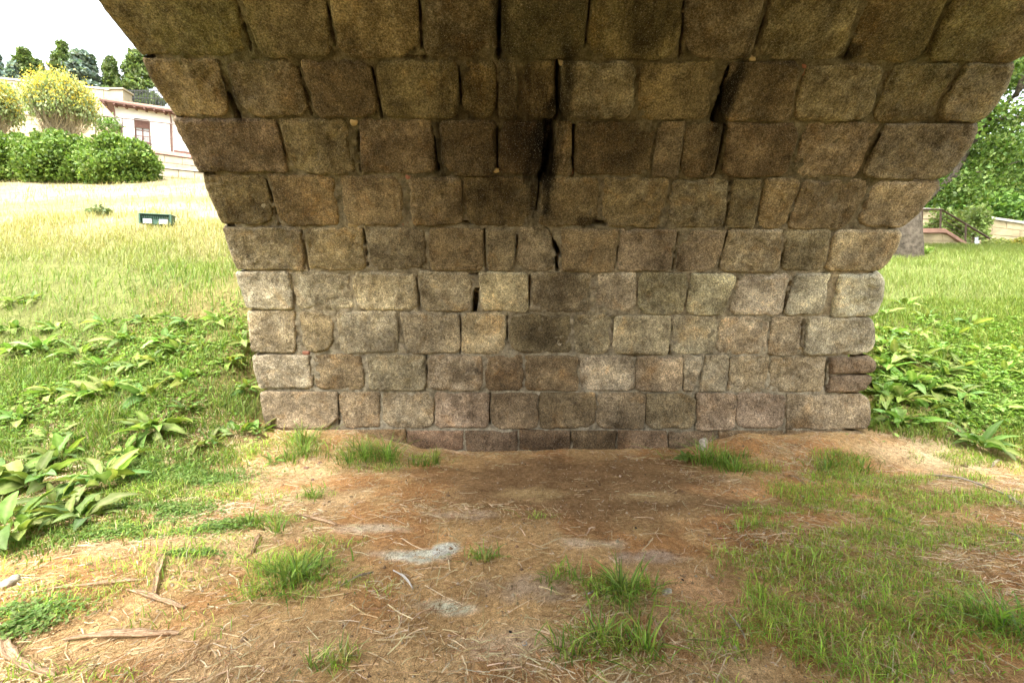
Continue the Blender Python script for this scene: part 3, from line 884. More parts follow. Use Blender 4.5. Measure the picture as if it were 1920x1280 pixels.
# ------------------------------------------------------------------ blades, straw, leaves
def blade_mesh(name, base, L, W, bend, cols, seg=3, az=None, tipcol=None):
    """grass blades: base (n,3); L, W, bend (n,); cols (n,3)"""
    n = len(base)
    az = rng.uniform(0, 2 * np.pi, n) if az is None else az
    d = np.c_[np.cos(az), np.sin(az), np.zeros(n)]
    sa = az + np.pi / 2 + rng.uniform(-0.7, 0.7, n)
    s = np.c_[np.cos(sa), np.sin(sa), np.zeros(n)]
    ts = {2: [0, 0.55, 1.0], 3: [0, 0.4, 0.75, 1.0]}[seg]
    ws = {2: [1, 0.8, 0], 3: [0.9, 1.0, 0.65, 0]}[seg]
    vs, cs = [], []
    tip = cols * 1.15 if tipcol is None else tipcol
    for t, w in zip(ts, ws):
        c = base + d * (L * bend * t * t)[:, None]
        c[:, 2] += L * (t - 0.45 * np.minimum(bend, 1.3) * t * t) - 0.01 * (t == 0)
        cc = cols * (1 - t) + tip * t
        if w > 0:
            vs += [c - s * (W * w * 0.5)[:, None], c + s * (W * w * 0.5)[:, None]]
            cs += [cc, cc]
        else:
            vs.append(c); cs.append(cc)
    k = len(vs)
    V = np.stack(vs, 1).reshape(-1, 3)
    C = np.stack(cs, 1).reshape(-1, 3)
    o = (np.arange(n) * k)[:, None]
    quads = np.concatenate([o + np.array([[2*i, 2*i+1, 2*i+3, 2*i+2]]) for i in range(seg - 1)])
    tris = o + np.array([[k - 3, k - 2, k - 1]])
    return mesh_np(name, V, [quads, tris], True, np.clip(C, 0, 1))

def on_ground(xy):
    return np.c_[xy, terrain(xy[:, 0], xy[:, 1])]

def pick(cols, n, jit=0.15):
    cols = np.array(cols, float)
    c = cols[rng.integers(0, len(cols), n)]
    return c * rng.uniform(1 - jit, 1 + jit, (n, 1)) * rng.uniform(1 - jit * .4, 1 + jit * .4, (n, 3))

def inside_bridge(xy, m=0.0):
    return (xy[:, 0] > XL - m) & (xy[:, 0] < XR + m) & (xy[:, 1] > Y0 - 0.02)

def in_view(xy, z, margin=330):
    X, Y = xy[:, 0], xy[:, 1]
    dc = Y * cp - (z - CAM_H) * sp
    x = 960 + FPX * X / np.maximum(dc, 0.1)
    y = 640 - FPX * (Y * sp + (z - CAM_H) * cp) / np.maximum(dc, 0.1)
    return (dc > 0.5) & (x > -margin - 250 / np.maximum(dc, .5)) & (x < 1920 + margin + 250 / np.maximum(dc, .5)) & (y < 1280 + margin + 250 / np.maximum(dc, .5))

def scatter(x0, x1, y0, y1, n, dens):
    xy = np.c_[rng.uniform(x0, x1, n), rng.uniform(y0, y1, n)]
    k = rng.uniform(0, 1, n) < dens(xy)
    xy = xy[k]
    xy = xy[~inside_bridge(xy, 0.03)]
    P = on_ground(xy)
    return P[in_view(xy, P[:, 2])]

GREEN = [(0.105, 0.175, 0.028), (0.135, 0.21, 0.034), (0.17, 0.235, 0.045), (0.08, 0.135, 0.024), (0.20, 0.23, 0.065)]
YELLOW = [(0.30, 0.285, 0.10), (0.34, 0.30, 0.14), (0.25, 0.265, 0.085), (0.37, 0.33, 0.18)]
STRAW = [(0.48, 0.36, 0.20), (0.40, 0.27, 0.13), (0.54, 0.43, 0.27), (0.30, 0.18, 0.09), (0.58, 0.49, 0.34), (0.24, 0.14, 0.07), (0.34, 0.20, 0.09), (0.28, 0.16, 0.07)]

# broad-leaved weeds: photo x, y, leaf length, leaf count, own label or None for the dense patches
WEED_L = [
 (62, 905, .50, 18, 'large broad-leaved weed nearest the left picture edge below the bank'),
 (20, 1000, .46, 14, 'drooping broad-leaved weed lowest at the left picture edge'),
 (150, 975, .40, 13, 'broad-leaved weed beside the creeping clover, with leaves pointing right'),
 (30, 790, .42, 13, 'upright broad-leaved weed high at the left picture edge'),
 (190, 905, .42, 15, 'spreading broad-leaved weed right of the largest left weed'),
 (290, 805, .44, 17, 'wide broad-leaved weed alone in the grass below the left weed patch'),
 (205, 735, .46, 18, 'tall bright broad-leaved weed in the middle of the left bank'),
 (270, 745, .42, 14, 'broad-leaved weed just right of the tall middle one on the left bank'),
 (445, 812, .32, 10, 'small broad-leaved weed nearest to the left foot of the wall'),
 (395, 832, .26, 8, 'low broad-leaved weed on thin grass left of the wall foot'),
 (490, 812, .28, 9, 'pale leaved weed touching the left corner stone of the wall'),
 (110, 860, .40, 14, 'crowded broad-leaved weed behind the largest left weed'),
 (105, 945, .38, 12, 'broad-leaved weed between the two lowest left weeds'),
 (235, 855, .32, 11, 'broad-leaved weed between the wide lone one and the spreading one'),
 (2, 905, .44, 13, 'broad-leaved weed cut by the left picture edge, mid height'),
 (510, 868, .18, 7, 'small pale rosette weed beside the tufts before the wall corner'),
]
WEED_L2 = [(250, 690, 0.36, 15), (190, 690, 0.36, 15), (300, 680, 0.34, 14), (340, 715, 0.34, 14), (230, 640, 0.37, 14), (150, 665, 0.36, 14), (80, 655, 0.39, 14), (310, 640, 0.36, 13),
           (380, 650, 0.31, 12), (350, 610, 0.33, 12), (270, 605, 0.36, 12), (430, 680, 0.30, 12), (455, 645, 0.30, 12), (110, 620, 0.36, 12), (410, 605, 0.31, 10), (150, 745, 0.31, 12), (95, 820, 0.28, 11),
           (350, 770, 0.27, 10), (25, 570, 0.36, 10), (60, 565, 0.34, 10), (30, 660, 0.34, 11), (460, 730, 0.27, 10), (200, 610, 0.36, 12), (330, 660, 0.34, 12), (100, 740, 0.31, 12), (20, 620, 0.36, 11)]
WEED_R = [
 (1835, 838, .42, 17, 'broad-leaved weed alone at the front edge of the right bank'),
 (1690, 792, .38, 15, 'lowest broad-leaved weed beside the right corner stone'),
 (1905, 665, .42, 13, 'broad-leaved weed at the right picture edge on the bank'),
 (1695, 575, .44, 11, 'pale broad-leaved weed highest in the right bank grass'),
 (1810, 610, .40, 11, 'broad-leaved weed among grass up the right bank'),
]
WEED_R2 = [(1660, 690, .44, 15), (1700, 720, .46, 16), (1735, 735, .46, 16), (1760, 705, .44, 15), (1650, 650, .42, 14), (1680, 670, .44, 14), (1720, 680, .44, 15), (1655, 740, .42, 14),
           (1690, 750, .44, 14), (1790, 740, .42, 12), (1640, 620, .4, 11), (1670, 630, .4, 11), (1770, 660, .4, 11), (1740, 770, .36, 11), (1870, 770, .34, 10), (1850, 720, .36, 10), (1810, 690, .38, 11), (1840, 660, .38, 11), (1880, 700, .38, 11), (1915, 740, .36, 10), (1800, 790, .34, 11), (1780, 630, .36, 10), (1720, 630, .38, 11), (1650, 590, .36, 9), (1740, 600, .36, 9)]
WPOS = np.array([gp(w[0], w[1])[:2] for w in WEED_L + WEED_L2 + WEED_R + WEED_R2])
WRAD = np.array([w[2] for w in WEED_L + WEED_L2 + WEED_R + WEED_R2])
def weed_near(xy):
    r = np.zeros(len(xy))
    for p, s in zip(WPOS, WRAD):
        d = np.hypot(xy[:, 0] - p[0], xy[:, 1] - p[1])
        r = np.maximum(r, 1 - sstep(s * 0.35, s * 0.95, d))
    return r

# --- left bank grass
def left_w(xy):
    n = fbm(xy, 1.1, 3, 21)
    e = -3.02 + 0.45 * sstep(5.3, 4.2, xy[:, 1]) + 0.30 * n
    return sstep(e, e - 0.55, xy[:, 0]) * sstep(2.75, 3.35, xy[:, 1] + 0.4 * n - 0.55 * np.clip(xy[:, 0] + 3.3, 0, 2))
near = scatter(-9.5, -2.2, 2.4, 8.5, 200000, lambda xy: left_w(xy) * (0.35 + 0.65 * sstep(-0.35, 0.25, fbm(xy, 1.7, 3, 22))) * sstep(10.5, 5.0, xy[:, 1] + 2) * (1 - .4 * weed_near(xy)))
n = len(near)
low = 0.45 + 0.55 * sstep(3.6, 5.2, near[:, 1])
g = pick(GREEN, n, 0.35)
yw = sstep(7.0, 10.0, near[:, 1] + 0.9 * fbm(near[:, :2], 0.9, 3, 23))[:, None]
g = g * (1 - 0.75 * yw) + pick(YELLOW, n) * 0.75 * yw
L = low * rng.uniform(0.08, 0.24, n) * (0.75 + 0.5 * sstep(-0.3, 0.4, fbm(near[:, :2], 1.3, 2, 24))) * (1 - .3 * weed_near(near[:, :2]))
m1 = blade_mesh('bank_grass', near, L, rng.uniform(0.004, 0.009, n), rng.uniform(0.15, 1.1, n), g, 3)
tag(link('bank_grass', m1, M['grass']), 'lush green grass covering the lower left bank', 'grass', kind='stuff')

far = scatter(-26, -3.3, 7.5, 22, 190000, lambda xy: sstep(-3.3, -3.9, xy[:, 0]) * (0.25 + 0.75 * sstep(-0.25, 0.2, fbm(xy * [0.6, 1.3], 0.8, 4, 9) * -1)) * (1 - 0.88 * sstep(11.0, 13.5, xy[:, 1] + fbm(xy, .5, 2, 3))))
n = len(far)
gr = sstep(11.0, 8.2, far[:, 1] + 1.2 * fbm(far[:, :2], 0.6, 3, 25))[:, None]
c = pick(YELLOW, n, 0.2) * (1 - gr) + pick(GREEN, n, 0.2) * 1.15 * gr
m2 = blade_mesh('dry_bank_grass', far, rng.uniform(0.10, 0.30, n), rng.uniform(0.007, 0.015, n), rng.uniform(0.2, 1.0, n), c, 2)
tag(link('dry_bank_grass', m2, M['grass']), 'dry yellow grass on the upper left slope', 'grass', kind='stuff')

# --- right bank grass
def right_w(xy):
    n = fbm(xy, 1.1, 3, 31)
    return sstep(4.45, 4.9, xy[:, 0] + 0.2 * n) * sstep(4.9, 5.5, xy[:, 1] + 0.35 * n)
rb = scatter(4.3, 13, 4.6, 9.5, 130000, lambda xy: right_w(xy) * (0.4 + 0.6 * sstep(-0.35, 0.2, fbm(xy, 1.6, 3, 32))) * (1 - .75 * weed_near(xy)))
n = len(rb)
c = pick(GREEN, n, 0.22) * np.array([1.15, 1.08, 1.0])
m3 = blade_mesh('meadow_grass', rb, rng.uniform(0.08, 0.24, n) * (1 - .5 * weed_near(rb[:, :2])), rng.uniform(0.005, 0.010, n), rng.uniform(0.15, 1.1, n), c, 3)
tag(link('meadow_grass', m3, M['grass']), 'tall fresh green grass on the near right bank', 'grass', kind='stuff')
rf = scatter(4.5, 24, 8.5, 19, 170000, lambda xy: 0.35 + 0.65 * sstep(-0.3, 0.2, fbm(xy, 0.9, 3, 33)))
n = len(rf)
c = pick(GREEN, n, 0.2) * 0.85 + pick(YELLOW, n, 0.2) * 0.22
m4 = blade_mesh('far_meadow_grass', rf, rng.uniform(0.10, 0.28, n), rng.uniform(0.006, 0.012, n), rng.uniform(0.2, 0.9, n), c, 2)
tag(link('far_meadow_grass', m4, M['grass']), 'light green meadow grass below the right hand stairs', 'grass', kind='stuff')

# --- short grass on the trodden ground
def poly_mask(xy, pix):
    w = np.array([gp(*p)[:2] for p in pix])
    q = xy + np.c_[fbm(xy, 2.0, 3, 51), fbm(xy, 2.0, 3, 52)] * 0.25
    ins = np.zeros(len(xy), bool)
    j = len(w) - 1
    for i in range(len(w)):
        a, b = w[i], w[j]
        cr = ((a[1] > q[:, 1]) != (b[1] > q[:, 1])) & (q[:, 0] < (b[0] - a[0]) * (q[:, 1] - a[1]) / (b[1] - a[1] + 1e-12) + a[0])
        ins ^= cr
        j = i
    return ins.astype(float)

PATCH = [(1440, 960, .45, .12, .9), (1640, 1080, .8, .35, 1), (1500, 1180, .55, .25, 1), (1780, 1010, .8, .25, .9), (1560, 860, .5, .14, .8), (1700, 900, .9, .16, .8),
         (1850, 940, .6, .18, .7), (1420, 1150, .25, .18, .8), (1830, 1180, .55, .3, 1), (1650, 1230, .5, .2, .9), (1350, 1210, .18, .12, .7), (1400, 1060, .2, .15, .6),
         (560, 1060, .30, .20, 1), (500, 975, .22, .10, 1), (620, 1020, .25, .08, .7), (470, 1110, .2, .12, .7), (545, 830, .42, .16, 1), (440, 850, .5, .2, .9),
         (400, 1190, .12, .06, .5), (640, 1240, .12, .08, .8), (150, 1130, .3, .1, .7), (60, 1150, .35, .12, .8), (240, 1110, .25, .08, .5), (350, 930, .6, .2, .8),
         (300, 1000, .5, .12, .5), (1150, 1100, .22, .10, 1), (1140, 1200, .18, .14, 1), (1060, 1080, .09, .07, .8), (910, 1045, .12, .05, .8), (1000, 970, .16, .06, .6),
         (1120, 1235, .12, .06, .9), (1310, 1200, .1, .08, .7), (200, 1060, .5, .1, .35), (100, 1270, .25, .06, .6), (230, 1275, .2, .04, .5), (800, 860, .2, .12, .7), (200, 1085, .8, .2, .28), (380, 1040, .5, .22, .35), (430, 930, .5, .25, .6), (100, 1120, .5, .15, .4), (330, 1170, .3, .1, .25),
         (700, 880, .35, .12, .5), (600, 930, .2, .06, .4), (1180, 1130, .3, .12, .35), (1150, 1220, .3, .14, .35), (1400, 880, .4, .12, .6), (600, 1110, .35, .15, .4)]
def patch_w(xy):
    r = np.zeros(len(xy))
    for i, (px, py, rx, ry, w) in enumerate(PATCH):
        c = gp(px, py)
        k = (np.abs(xy[:, 0] - c[0]) < rx * 2) & (np.abs(xy[:, 1] - c[1]) < ry * 2.2)
        if k.any():
            p = xy[k]
            q = np.hypot((p[:, 0] - c[0]) / rx, (p[:, 1] - c[1]) / ry) + fbm(p, 4.0, 3, 60 + i) * 0.7
            r[k] = np.maximum(r[k], w * (1 - sstep(0.45, 1.15, q)))
    lawn = poly_mask(xy, [(1385, 955), (1560, 850), (1920, 840), (2100, 1000), (2100, 1330), (1280, 1330), (1390, 1140)])
    lawn = lawn * sstep(-0.06, 0.22, fbm(xy, 2.1, 4, 53)) * 0.8
    return np.maximum(r, lawn)
sg = scatter(-5.2, 6.5, 1.5, 5.6, 520000, lambda xy: patch_w(xy) * 0.42)
n = len(sg)
c = pick(GREEN, n, 0.38) * np.array([2.15, 2.1, 1.75])
dryb = rng.uniform(0, 1, n) < 0.16
c[dryb] = pick(STRAW, int(dryb.sum()))
hf = 0.8 + 0.7 * sstep(-0.3, 0.4, fbm(sg[:, :2], 3.0, 2, 54))
m5 = blade_mesh('short_grass', sg, rng.uniform(0.025, 0.095, n) * hf, rng.uniform(0.003, 0.0065, n), rng.uniform(0.2, 1.9, n), c, 2)
tag(link('short_grass', m5, M['grass']), 'patchy short grass on the trodden ground before the arch', 'grass', kind='stuff')

# --- straw and dead stalks lying about
def straw_w(xy):
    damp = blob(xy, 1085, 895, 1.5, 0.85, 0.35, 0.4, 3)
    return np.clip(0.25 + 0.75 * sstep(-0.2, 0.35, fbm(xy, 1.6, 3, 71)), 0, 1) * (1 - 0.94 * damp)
st = scatter(-5.5, 6.5, 1.5, 5.62, 150000, straw_w)
n = len(st)
az = np.where(rng.uniform(0, 1, n) < .55, fbm(st[:, :2], 1.2, 2, 77) * 5.0 + rng.normal(0, .9, n), rng.uniform(0, 2 * np.pi, n))
lng = rng.uniform(0, 1, n) < 0.14
L = np.where(lng, rng.gamma(2.2, 0.038, n) + 0.03, rng.gamma(1.7, 0.018, n) + 0.010)
L = np.minimum(L, 0.30)
w = np.where(lng, rng.uniform(0.0010, 0.0026, n), rng.uniform(0.0006, 0.0015, n))
dv = np.c_[np.cos(az), np.sin(az)]
sv = np.c_[-dv[:, 1], dv[:, 0]]
bow = rng.normal(0, 0.045, n) * L
vs, cs = [], []
col = pick(STRAW, n, 0.25)
col[lng] = pick([(0.56, 0.44, 0.26), (0.62, 0.51, 0.33), (0.48, 0.35, 0.19)], int(lng.sum()), 0.2)
for t in (-0.5, 0.0, 0.5):
    c2 = st[:, :2] + dv * (L * t)[:, None] + sv * (bow * (1 - 4 * t * t))[:, None]
    zz = terrain(c2[:, 0], c2[:, 1]) + 0.004 + rng.uniform(0, 0.012, n)
    vs += [np.c_[c2 - sv * w[:, None], zz], np.c_[c2 + sv * w[:, None], zz + 0.002]]
    cs += [col, col]
V = np.stack(vs, 1).reshape(-1, 3); C = np.stack(cs, 1).reshape(-1, 3)
o = (np.arange(n) * 6)[:, None]
Q = np.concatenate([o + np.array([[0, 1, 3, 2]]), o + np.array([[2, 3, 5, 4]])])
tag(link('straw_litter', mesh_np('straw_litter', V, Q, True, C), M['straw']), 'dry straw and dead stalks strewn over the bare soil', 'straw', kind='stuff')
# crumbs of soil and grit
gr_ = scatter(-5.0, 6.0, 1.5, 5.6, 26000, lambda xy: 0.3 + 0.7 * sstep(-0.1, 0.4, fbm(xy, 2.1, 3, 75)))
n = len(gr_)
r = rng.gamma(1.6, 0.0022, n) + 0.0012
r = np.where(rng.uniform(0, 1, n) < .02, r * 2.6, r)
oct_ = np.array([(1,0,0),(-1,0,0),(0,1,0),(0,-1,0),(0,0,1),(0,0,-1)], float)
V = (gr_[:, None, :] + oct_[None] * r[:, None, None] * rng.uniform(0.6, 1.3, (n, 6, 1))).reshape(-1, 3)
T = np.array([(0,2,4),(2,1,4),(1,3,4),(3,0,4),(2,0,5),(1,2,5),(3,1,5),(0,3,5)])
F = ((np.arange(n) * 6)[:, None, None] + T[None]).reshape(-1, 3)
gc = pick([(0.30, 0.20, 0.11), (0.20, 0.13, 0.075), (0.42, 0.34, 0.24), (0.24, 0.17, 0.10)], n)
tag(link('soil_grit', mesh_np('soil_grit', V, F, False, np.repeat(gc, 6, 0)), M['straw']), 'crumbs of soil and fine grit on the bare ground', 'grit', kind='stuff')

# --- creeping small-leaved ground cover
def small_leaves(name, spots, n, size, label, cols, hgt):
    xs = []
    for (px, py, rx, ry) in spots:
        c = gp(px, py)
        k = int(n * rx * ry)
        q = rng.normal(0, 0.55, (k, 2)) * [rx, ry] + c[:2]
        xs.append(q)
    xy = np.concatenate(xs)
    xy = xy[~inside_bridge(xy, 0.05)]
    xy = xy[fbm(xy, 3.5, 2, 82) > -0.25]
    P = on_ground(xy)
    k = len(P)
    P[:, 2] += rng.uniform(0.01, 1.0, k) * hgt * (0.6 + 0.5 * fbm(xy, 2.5, 2, 81))
    S = rng.uniform(0.6, 1.3, k) * size
    az = rng.uniform(0, 2 * np.pi, k)
    tilt = rng.uniform(-0.1, 0.7, k)
    d = np.c_[np.cos(az) * np.cos(tilt), np.sin(az) * np.cos(tilt), np.sin(tilt)]
    s = np.c_[-np.sin(az), np.cos(az), rng.uniform(-.2, .2, k)]
    vs = [P - d * (S * .5)[:, None], P + s * (S * .36)[:, None] - d * (S * .05)[:, None] + [0, 0, .004], P + d * (S * .6)[:, None], P - s * (S * .36)[:, None] - d * (S * .05)[:, None] + [0, 0, .004]]
    V = np.stack(vs, 1).reshape(-1, 3)
    F = (np.arange(k) * 4)[:, None] + np.array([[0, 1, 2], ])
    F2 = (np.arange(k) * 4)[:, None] + np.array([[0, 2, 3], ])
    c = np.repeat(pick(cols, k, 0.25), 4, 0)
    tag(link(name, mesh_np(name, V, [F, F2], True, c), M['grass']), label, 'ground cover', kind='stuff')
small_leaves('clover_patch', [(300, 960, .45, .2), (410, 990, .25, .12), (230, 1000, .4, .12), (370, 900, .5, .25), (60, 1150, .25, .1), (300, 880, .6, .3), (360, 1040, .2, .05), (30, 1180, .2, .1)],
             30000, 0.024, 'low creeping small leaved weeds at the foot of the left bank', [(0.12, 0.21, 0.045), (0.16, 0.26, 0.06), (0.20, 0.28, 0.08)], 0.06)
small_leaves('weed_carpet', [(1780, 700, 1.2, .7), (1850, 760, 1.2, .6), (1760, 770, .8, .4), (1880, 640, 1.2, .8), (1700, 740, .8, .5)],
             9000, 0.055, 'carpet of small leafy weeds on the right bank', [(0.16, 0.28, 0.05), (0.20, 0.33, 0.06), (0.26, 0.36, 0.09), (0.12, 0.20, 0.04)], 0.16)
small_leaves('leafy_undergrowth', [(200, 690, 1.6, .8), (330, 640, 1.2, .8), (100, 760, 1.4, .7), (420, 620, .8, .8), (240, 780, 1.2, .5)],
             2200, 0.05, 'small leafy weeds growing among the left bank grass', [(0.14, 0.24, 0.045), (0.18, 0.30, 0.06), (0.24, 0.34, 0.08)], 0.14)

# ------------------------------------------------------------------ broad-leaved weeds, every leaf a part
def leaf_mesh(kind):
    """lance-shaped leaf along +X, length 1, arching, folded at the midrib, wavy edge"""
    nl, arch, wid, wav = kind
    nw = 2
    V, C = [], []
    for i in range(nl + 1):
        t = i / nl
        w = wid * math.sin(math.pi * min(1, t ** 0.75 * 0.97 + 0.03)) ** 0.8 if t < 1 else 0.0
        if t < 0.2: w = 0.014 + w * 0.22
        x = math.sin(min(t, 1) * arch) / arch if arch > 0.01 else t
        z = (1 - math.cos(t * arch)) / arch * -1 + 0.75 * t * 0 if arch > 0.01 else 0
        for j in range(-nw, nw + 1):
            u = j / nw
            zz = z + abs(u) * w * 0.35 + wav * math.sin(t * 17 + j * 2.1) * abs(u) * w
            V.append((x, u * w, zz))
            mid = 0.35 if j == 0 else 0
            base = np.array([0.142, 0.240, 0.050])
            C.append(base * (1 - mid) + np.array([0.32, 0.40, 0.16]) * mid)
    m = 2 * nw + 1
    F = [(i*m+j, (i+1)*m+j, (i+1)*m+j+1, i*m+j+1) for i in range(nl) for j in range(2 * nw)]
    me = mesh_np('leaf', np.array(V), np.array(F), True, np.array(C))
    me.materials.append(M['leaf'])
    return me
LEAVES = [leaf_mesh(k) for k in ((9, 1.0, 0.135, 0.22), (9, 1.45, 0.15, 0.32), (8, 0.7, 0.12, 0.18), (9, 1.8, 0.14, 0.30))]

def broad_plant(px, py, size, nleaf, label, group, name='broad_leaved_weed', dark=1.0):
    dark = dark * (1.3 if px > 1600 else 1.0)
    p = gp(px, py)
    root = empty(name, (p[0], p[1], p[2] - 0.01), random.uniform(0, 6.28))
    tag(root, label, 'weed', group)
    nleaf = int(nleaf * 1.6)
    pg = random.uniform(.8, 1.2)
    for i in range(nleaf):
        o = link('leaf', random.choice(LEAVES), None, root)
        inner = i / nleaf
        az = i * 2.399 + random.uniform(-.7, .7)
        el = math.radians(22 + 50 * inner + random.uniform(-20, 20))
        s = size * random.uniform(0.5, 1.15) * (1.0 - 0.30 * inner)
        o.rotation_euler = (random.uniform(-.8, .8), -el, az)
        o.scale = (s, s * random.uniform(0.85, 1.35), s)
        sp_ = size * random.uniform(0.03, 0.30)
        o.location = (math.cos(az + .5) * sp_, math.sin(az + .5) * sp_, 0.01 + 0.05 * inner * random.random())
        g = random.uniform(0.6, 1.35) * dark * pg
        silv = random.random() ** 3 * 0.22
        if random.random() < .06: g, silv = g * 1.3, .25
        o.color = (g * random.uniform(.85, 1.45) + silv * .5, g + silv * .4, g * random.uniform(.8, 1.3) + silv * 2.2, 1)
    return root

for (px, py, s, k, lb) in WEED_L:
    broad_plant(px, py, s, k, lb, 'broad-leaved weeds of the left bank')
for (px, py, s, k) in WEED_L2:
    broad_plant(px, py, s, k, 'broad-leaved weed in the dense weed patch up the left bank', 'weeds of the dense left patch')
for (px, py, s, k, lb) in WEED_R:
    broad_plant(px, py, s, k, lb, 'broad-leaved weeds of the right bank')
for (px, py, s, k) in WEED_R2:
    broad_plant(px, py, s, k, 'broad-leaved weed in the thick patch spreading right from the wall corner', 'weeds of the thick right patch')
broad_plant(1287, 862, .15, 26, 'small bright herb with lobed leaves at the foot of the wall', None, 'leafy_herb', 1.15)

# ------------------------------------------------------------------ single grass tufts
def tuft(px, py, rad, n, lo, hi, label, cols=GREEN, wid=0.0075):
    p = gp(px, py)
    a = rng.uniform(0, 2 * np.pi, n); r = rad * np.minimum(np.abs(rng.normal(0, .62, n)), 1.5)
    r = r * (1 + .5 * np.sin(a * 2 + px) * .5 + .35 * np.sin(a * 5 + py))
    sub = rng.normal(0, rad * .48, (6, 2)) * [1.5, .7]
    which = rng.choice(6, n, p=np.array([.34, .22, .16, .12, .09, .07]))
    off = np.c_[np.cos(a) * r * .8, np.sin(a) * r * .55] + sub[which]
    hs_ = np.array([1.0, .9, .7, .95, .55, .6])[which]
    b = np.c_[off, terrain(p[0] + off[:, 0], p[1] + off[:, 1]) - p[2]]
    k = ~inside_bridge(b[:, :2] + p[:2], 0.0)
    b, a, r, hs_ = b[k], a[k], r[k], hs_[k]
    m = len(b)
    me = blade_mesh('grass_tuft', b, (lo + (hi - lo) * rng.beta(1.4, 1.8, m)) * (1.15 - .25 * np.minimum(r / rad, 1) ** 2) * hs_ * (1 + .35 * fbm(b[:, :2], 6 / rad * .3, 2, px)), rng.uniform(wid * .7, wid * 1.4, m), rng.uniform(0.1, 1.1, m) + 0.6 * r / rad,
                    pick(cols, m, 0.4) * 1.4, 3, a + rng.normal(0, .6, m))
    tag(link('grass_tuft', me, M['grass'], None, (p[0], p[1], p[2])), label, 'grass tuft', 'grass tufts on the bare ground')
tuft(703, 866, .30, 450, .10, 0.39, 'thick dark grass tuft against the wall foot, left of centre')
tuft(548, 850, .34, 390, .10, 0.37, 'wide grass tuft at the left corner of the wall')
tuft(805, 872, .17, 114, .06, 0.24, 'small thin grass tuft right of the thick dark one')
tuft(590, 932, .11, 78, .05, 0.17, 'tiny lone grass tuft on the pale soil left of centre')
tuft(1392, 868, .30, 420, .08, 0.32, 'dark grass tuft at the wall foot right of the white stone')
tuft(1560, 872, .26, 210, .06, 0.23, 'grass tuft in straw before the right corner stones')
tuft(1180, 1125, .14, 126, .07, 0.25, 'grass tuft beside the pale pebble in the foreground')
tuft(1140, 1225, .15, 129, .07, 0.26, 'foreground grass tuft nearest the bottom edge, right of centre')
tuft(1055, 1090, .07, 36, .05, 0.17, 'wispy grass tuft left of the pebble tuft')
tuft(912, 1050, .10, 51, .04, 0.16, 'low sparse grass tuft right of the pale bare patch')
tuft(545, 1100, .26, 300, .06, 0.24, 'broad bright grass tuft in the left foreground')
tuft(490, 985, .18, 156, .06, 0.23, 'grass tuft behind the broad bright one on the left')
tuft(640, 1250, .09, 45, .05, 0.18, 'dry wispy grass tuft near the bottom edge, left of centre', GREEN + YELLOW)
tuft(1905, 1200, .22, 150, .08, 0.29, 'taller grass tuft low at the right picture edge')

# ------------------------------------------------------------------ things lying on the ground
def bark_strip(p0, p1, w, label, mat='barkstrip', curl=0.35, name='bark_strip', bowz=0.012, side=0.0):
    w = w * 0.66
    a, b = gp(*p0), gp(*p1)
    c = (a + b) / 2
    ax = b - a
    L = np.hypot(ax[0], ax[1])
    d = ax[:2] / L; s = np.array([-d[1], d[0]])
    n, m = 14, 4
    V = []
    for layer in (0, 1):
        for i in range(n + 1):
            t = i / n
            ww = w * (0.25 + 0.75 * math.sin(math.pi * min(.97, max(.03, t))) ** 0.5) * (1 + .22 * math.sin(t * 9 + L * 40) + .18 * math.sin(t * 23 + L * 90))
            xy = a[:2] + d * L * t + s * side * L * math.sin(math.pi * t)
            for j in range(m + 1):
                u = j / m * 2 - 1
                q = xy + s * u * ww * 0.5
                z = float(terrain(np.array([q[0]]), np.array([q[1]]))[0])
                zz = z + 0.006 + bowz * math.sin(math.pi * t) + curl * ww * (u * u) + 0.0025 * math.sin(u * 11 + t * 5) + (0.006 if layer else -0.003)
                V.append((q[0] - c[0], q[1] - c[1], zz - c[2]))
    k = (n + 1) * (m + 1)
    F = []
    for layer in (0, 1):
        for i in range(n):
            for j in range(m):
                f = (layer*k + i*(m+1)+j, layer*k + (i+1)*(m+1)+j, layer*k + (i+1)*(m+1)+j+1, layer*k + i*(m+1)+j+1)
                F.append(f if layer else f[::-1])
    for i in range(n):
        F.append((i*(m+1), (i+1)*(m+1), k+(i+1)*(m+1), k+i*(m+1)))
        F.append((i*(m+1)+m, k+i*(m+1)+m, k+(i+1)*(m+1)+m, (i+1)*(m+1)+m))
    kk = L * 30
    uv = np.array([[(i / n) * L * 14 + kk, j / m * 9 + kk, 0] for _ in (0, 1) for i in range(n + 1) for j in range(m + 1)])
    me = mesh_np(name, np.array(V), np.array(F), True, uv)
    return tag(link(name, me, M[mat], None, tuple(c)), label, 'bark' if name == 'bark_strip' else 'stick', 'bark and sticks on the ground')
bark_strip((306, 1040), (287, 1130), .045, 'reddish bark strip lying across another in the left foreground')
bark_strip((238, 1108), (345, 1143), .035, 'pale bark strip under the end of the reddish one')
bark_strip((120, 1202), (335, 1190), .055, 'long broad bark strip lying level in the left foreground')
bark_strip((8, 1195), (100, 1272), .060, 'curved bark strip in the bottom left corner', side=-.08)
bark_strip((90, 1106), (270, 1090), .022, 'thin bark strip above the crossed strips on the left')
bark_strip((545, 965), (632, 986), .030, 'narrow bark strip on soil above the broad foreground tuft')
bark_strip((487, 1002), (472, 1040), .030, 'short bark strip beside the left foreground grass')
bark_strip((1222, 1160), (1246, 1212), .025, 'brown bark sliver between foreground tuft and lawn')
bark_strip((1478, 892), (1512, 912), .035, 'short dark bark piece in straw before the right stones')
bark_strip((1742, 893), (1852, 915), .045, 'long weathered branch half in the grass on the right', 'greybranch', .2, 'dead_branch', .03)
bark_strip((1850, 915), (1920, 950), .030, 'forked end of dead branch at the right picture edge', 'greybranch', .2, 'dead_branch', .02)
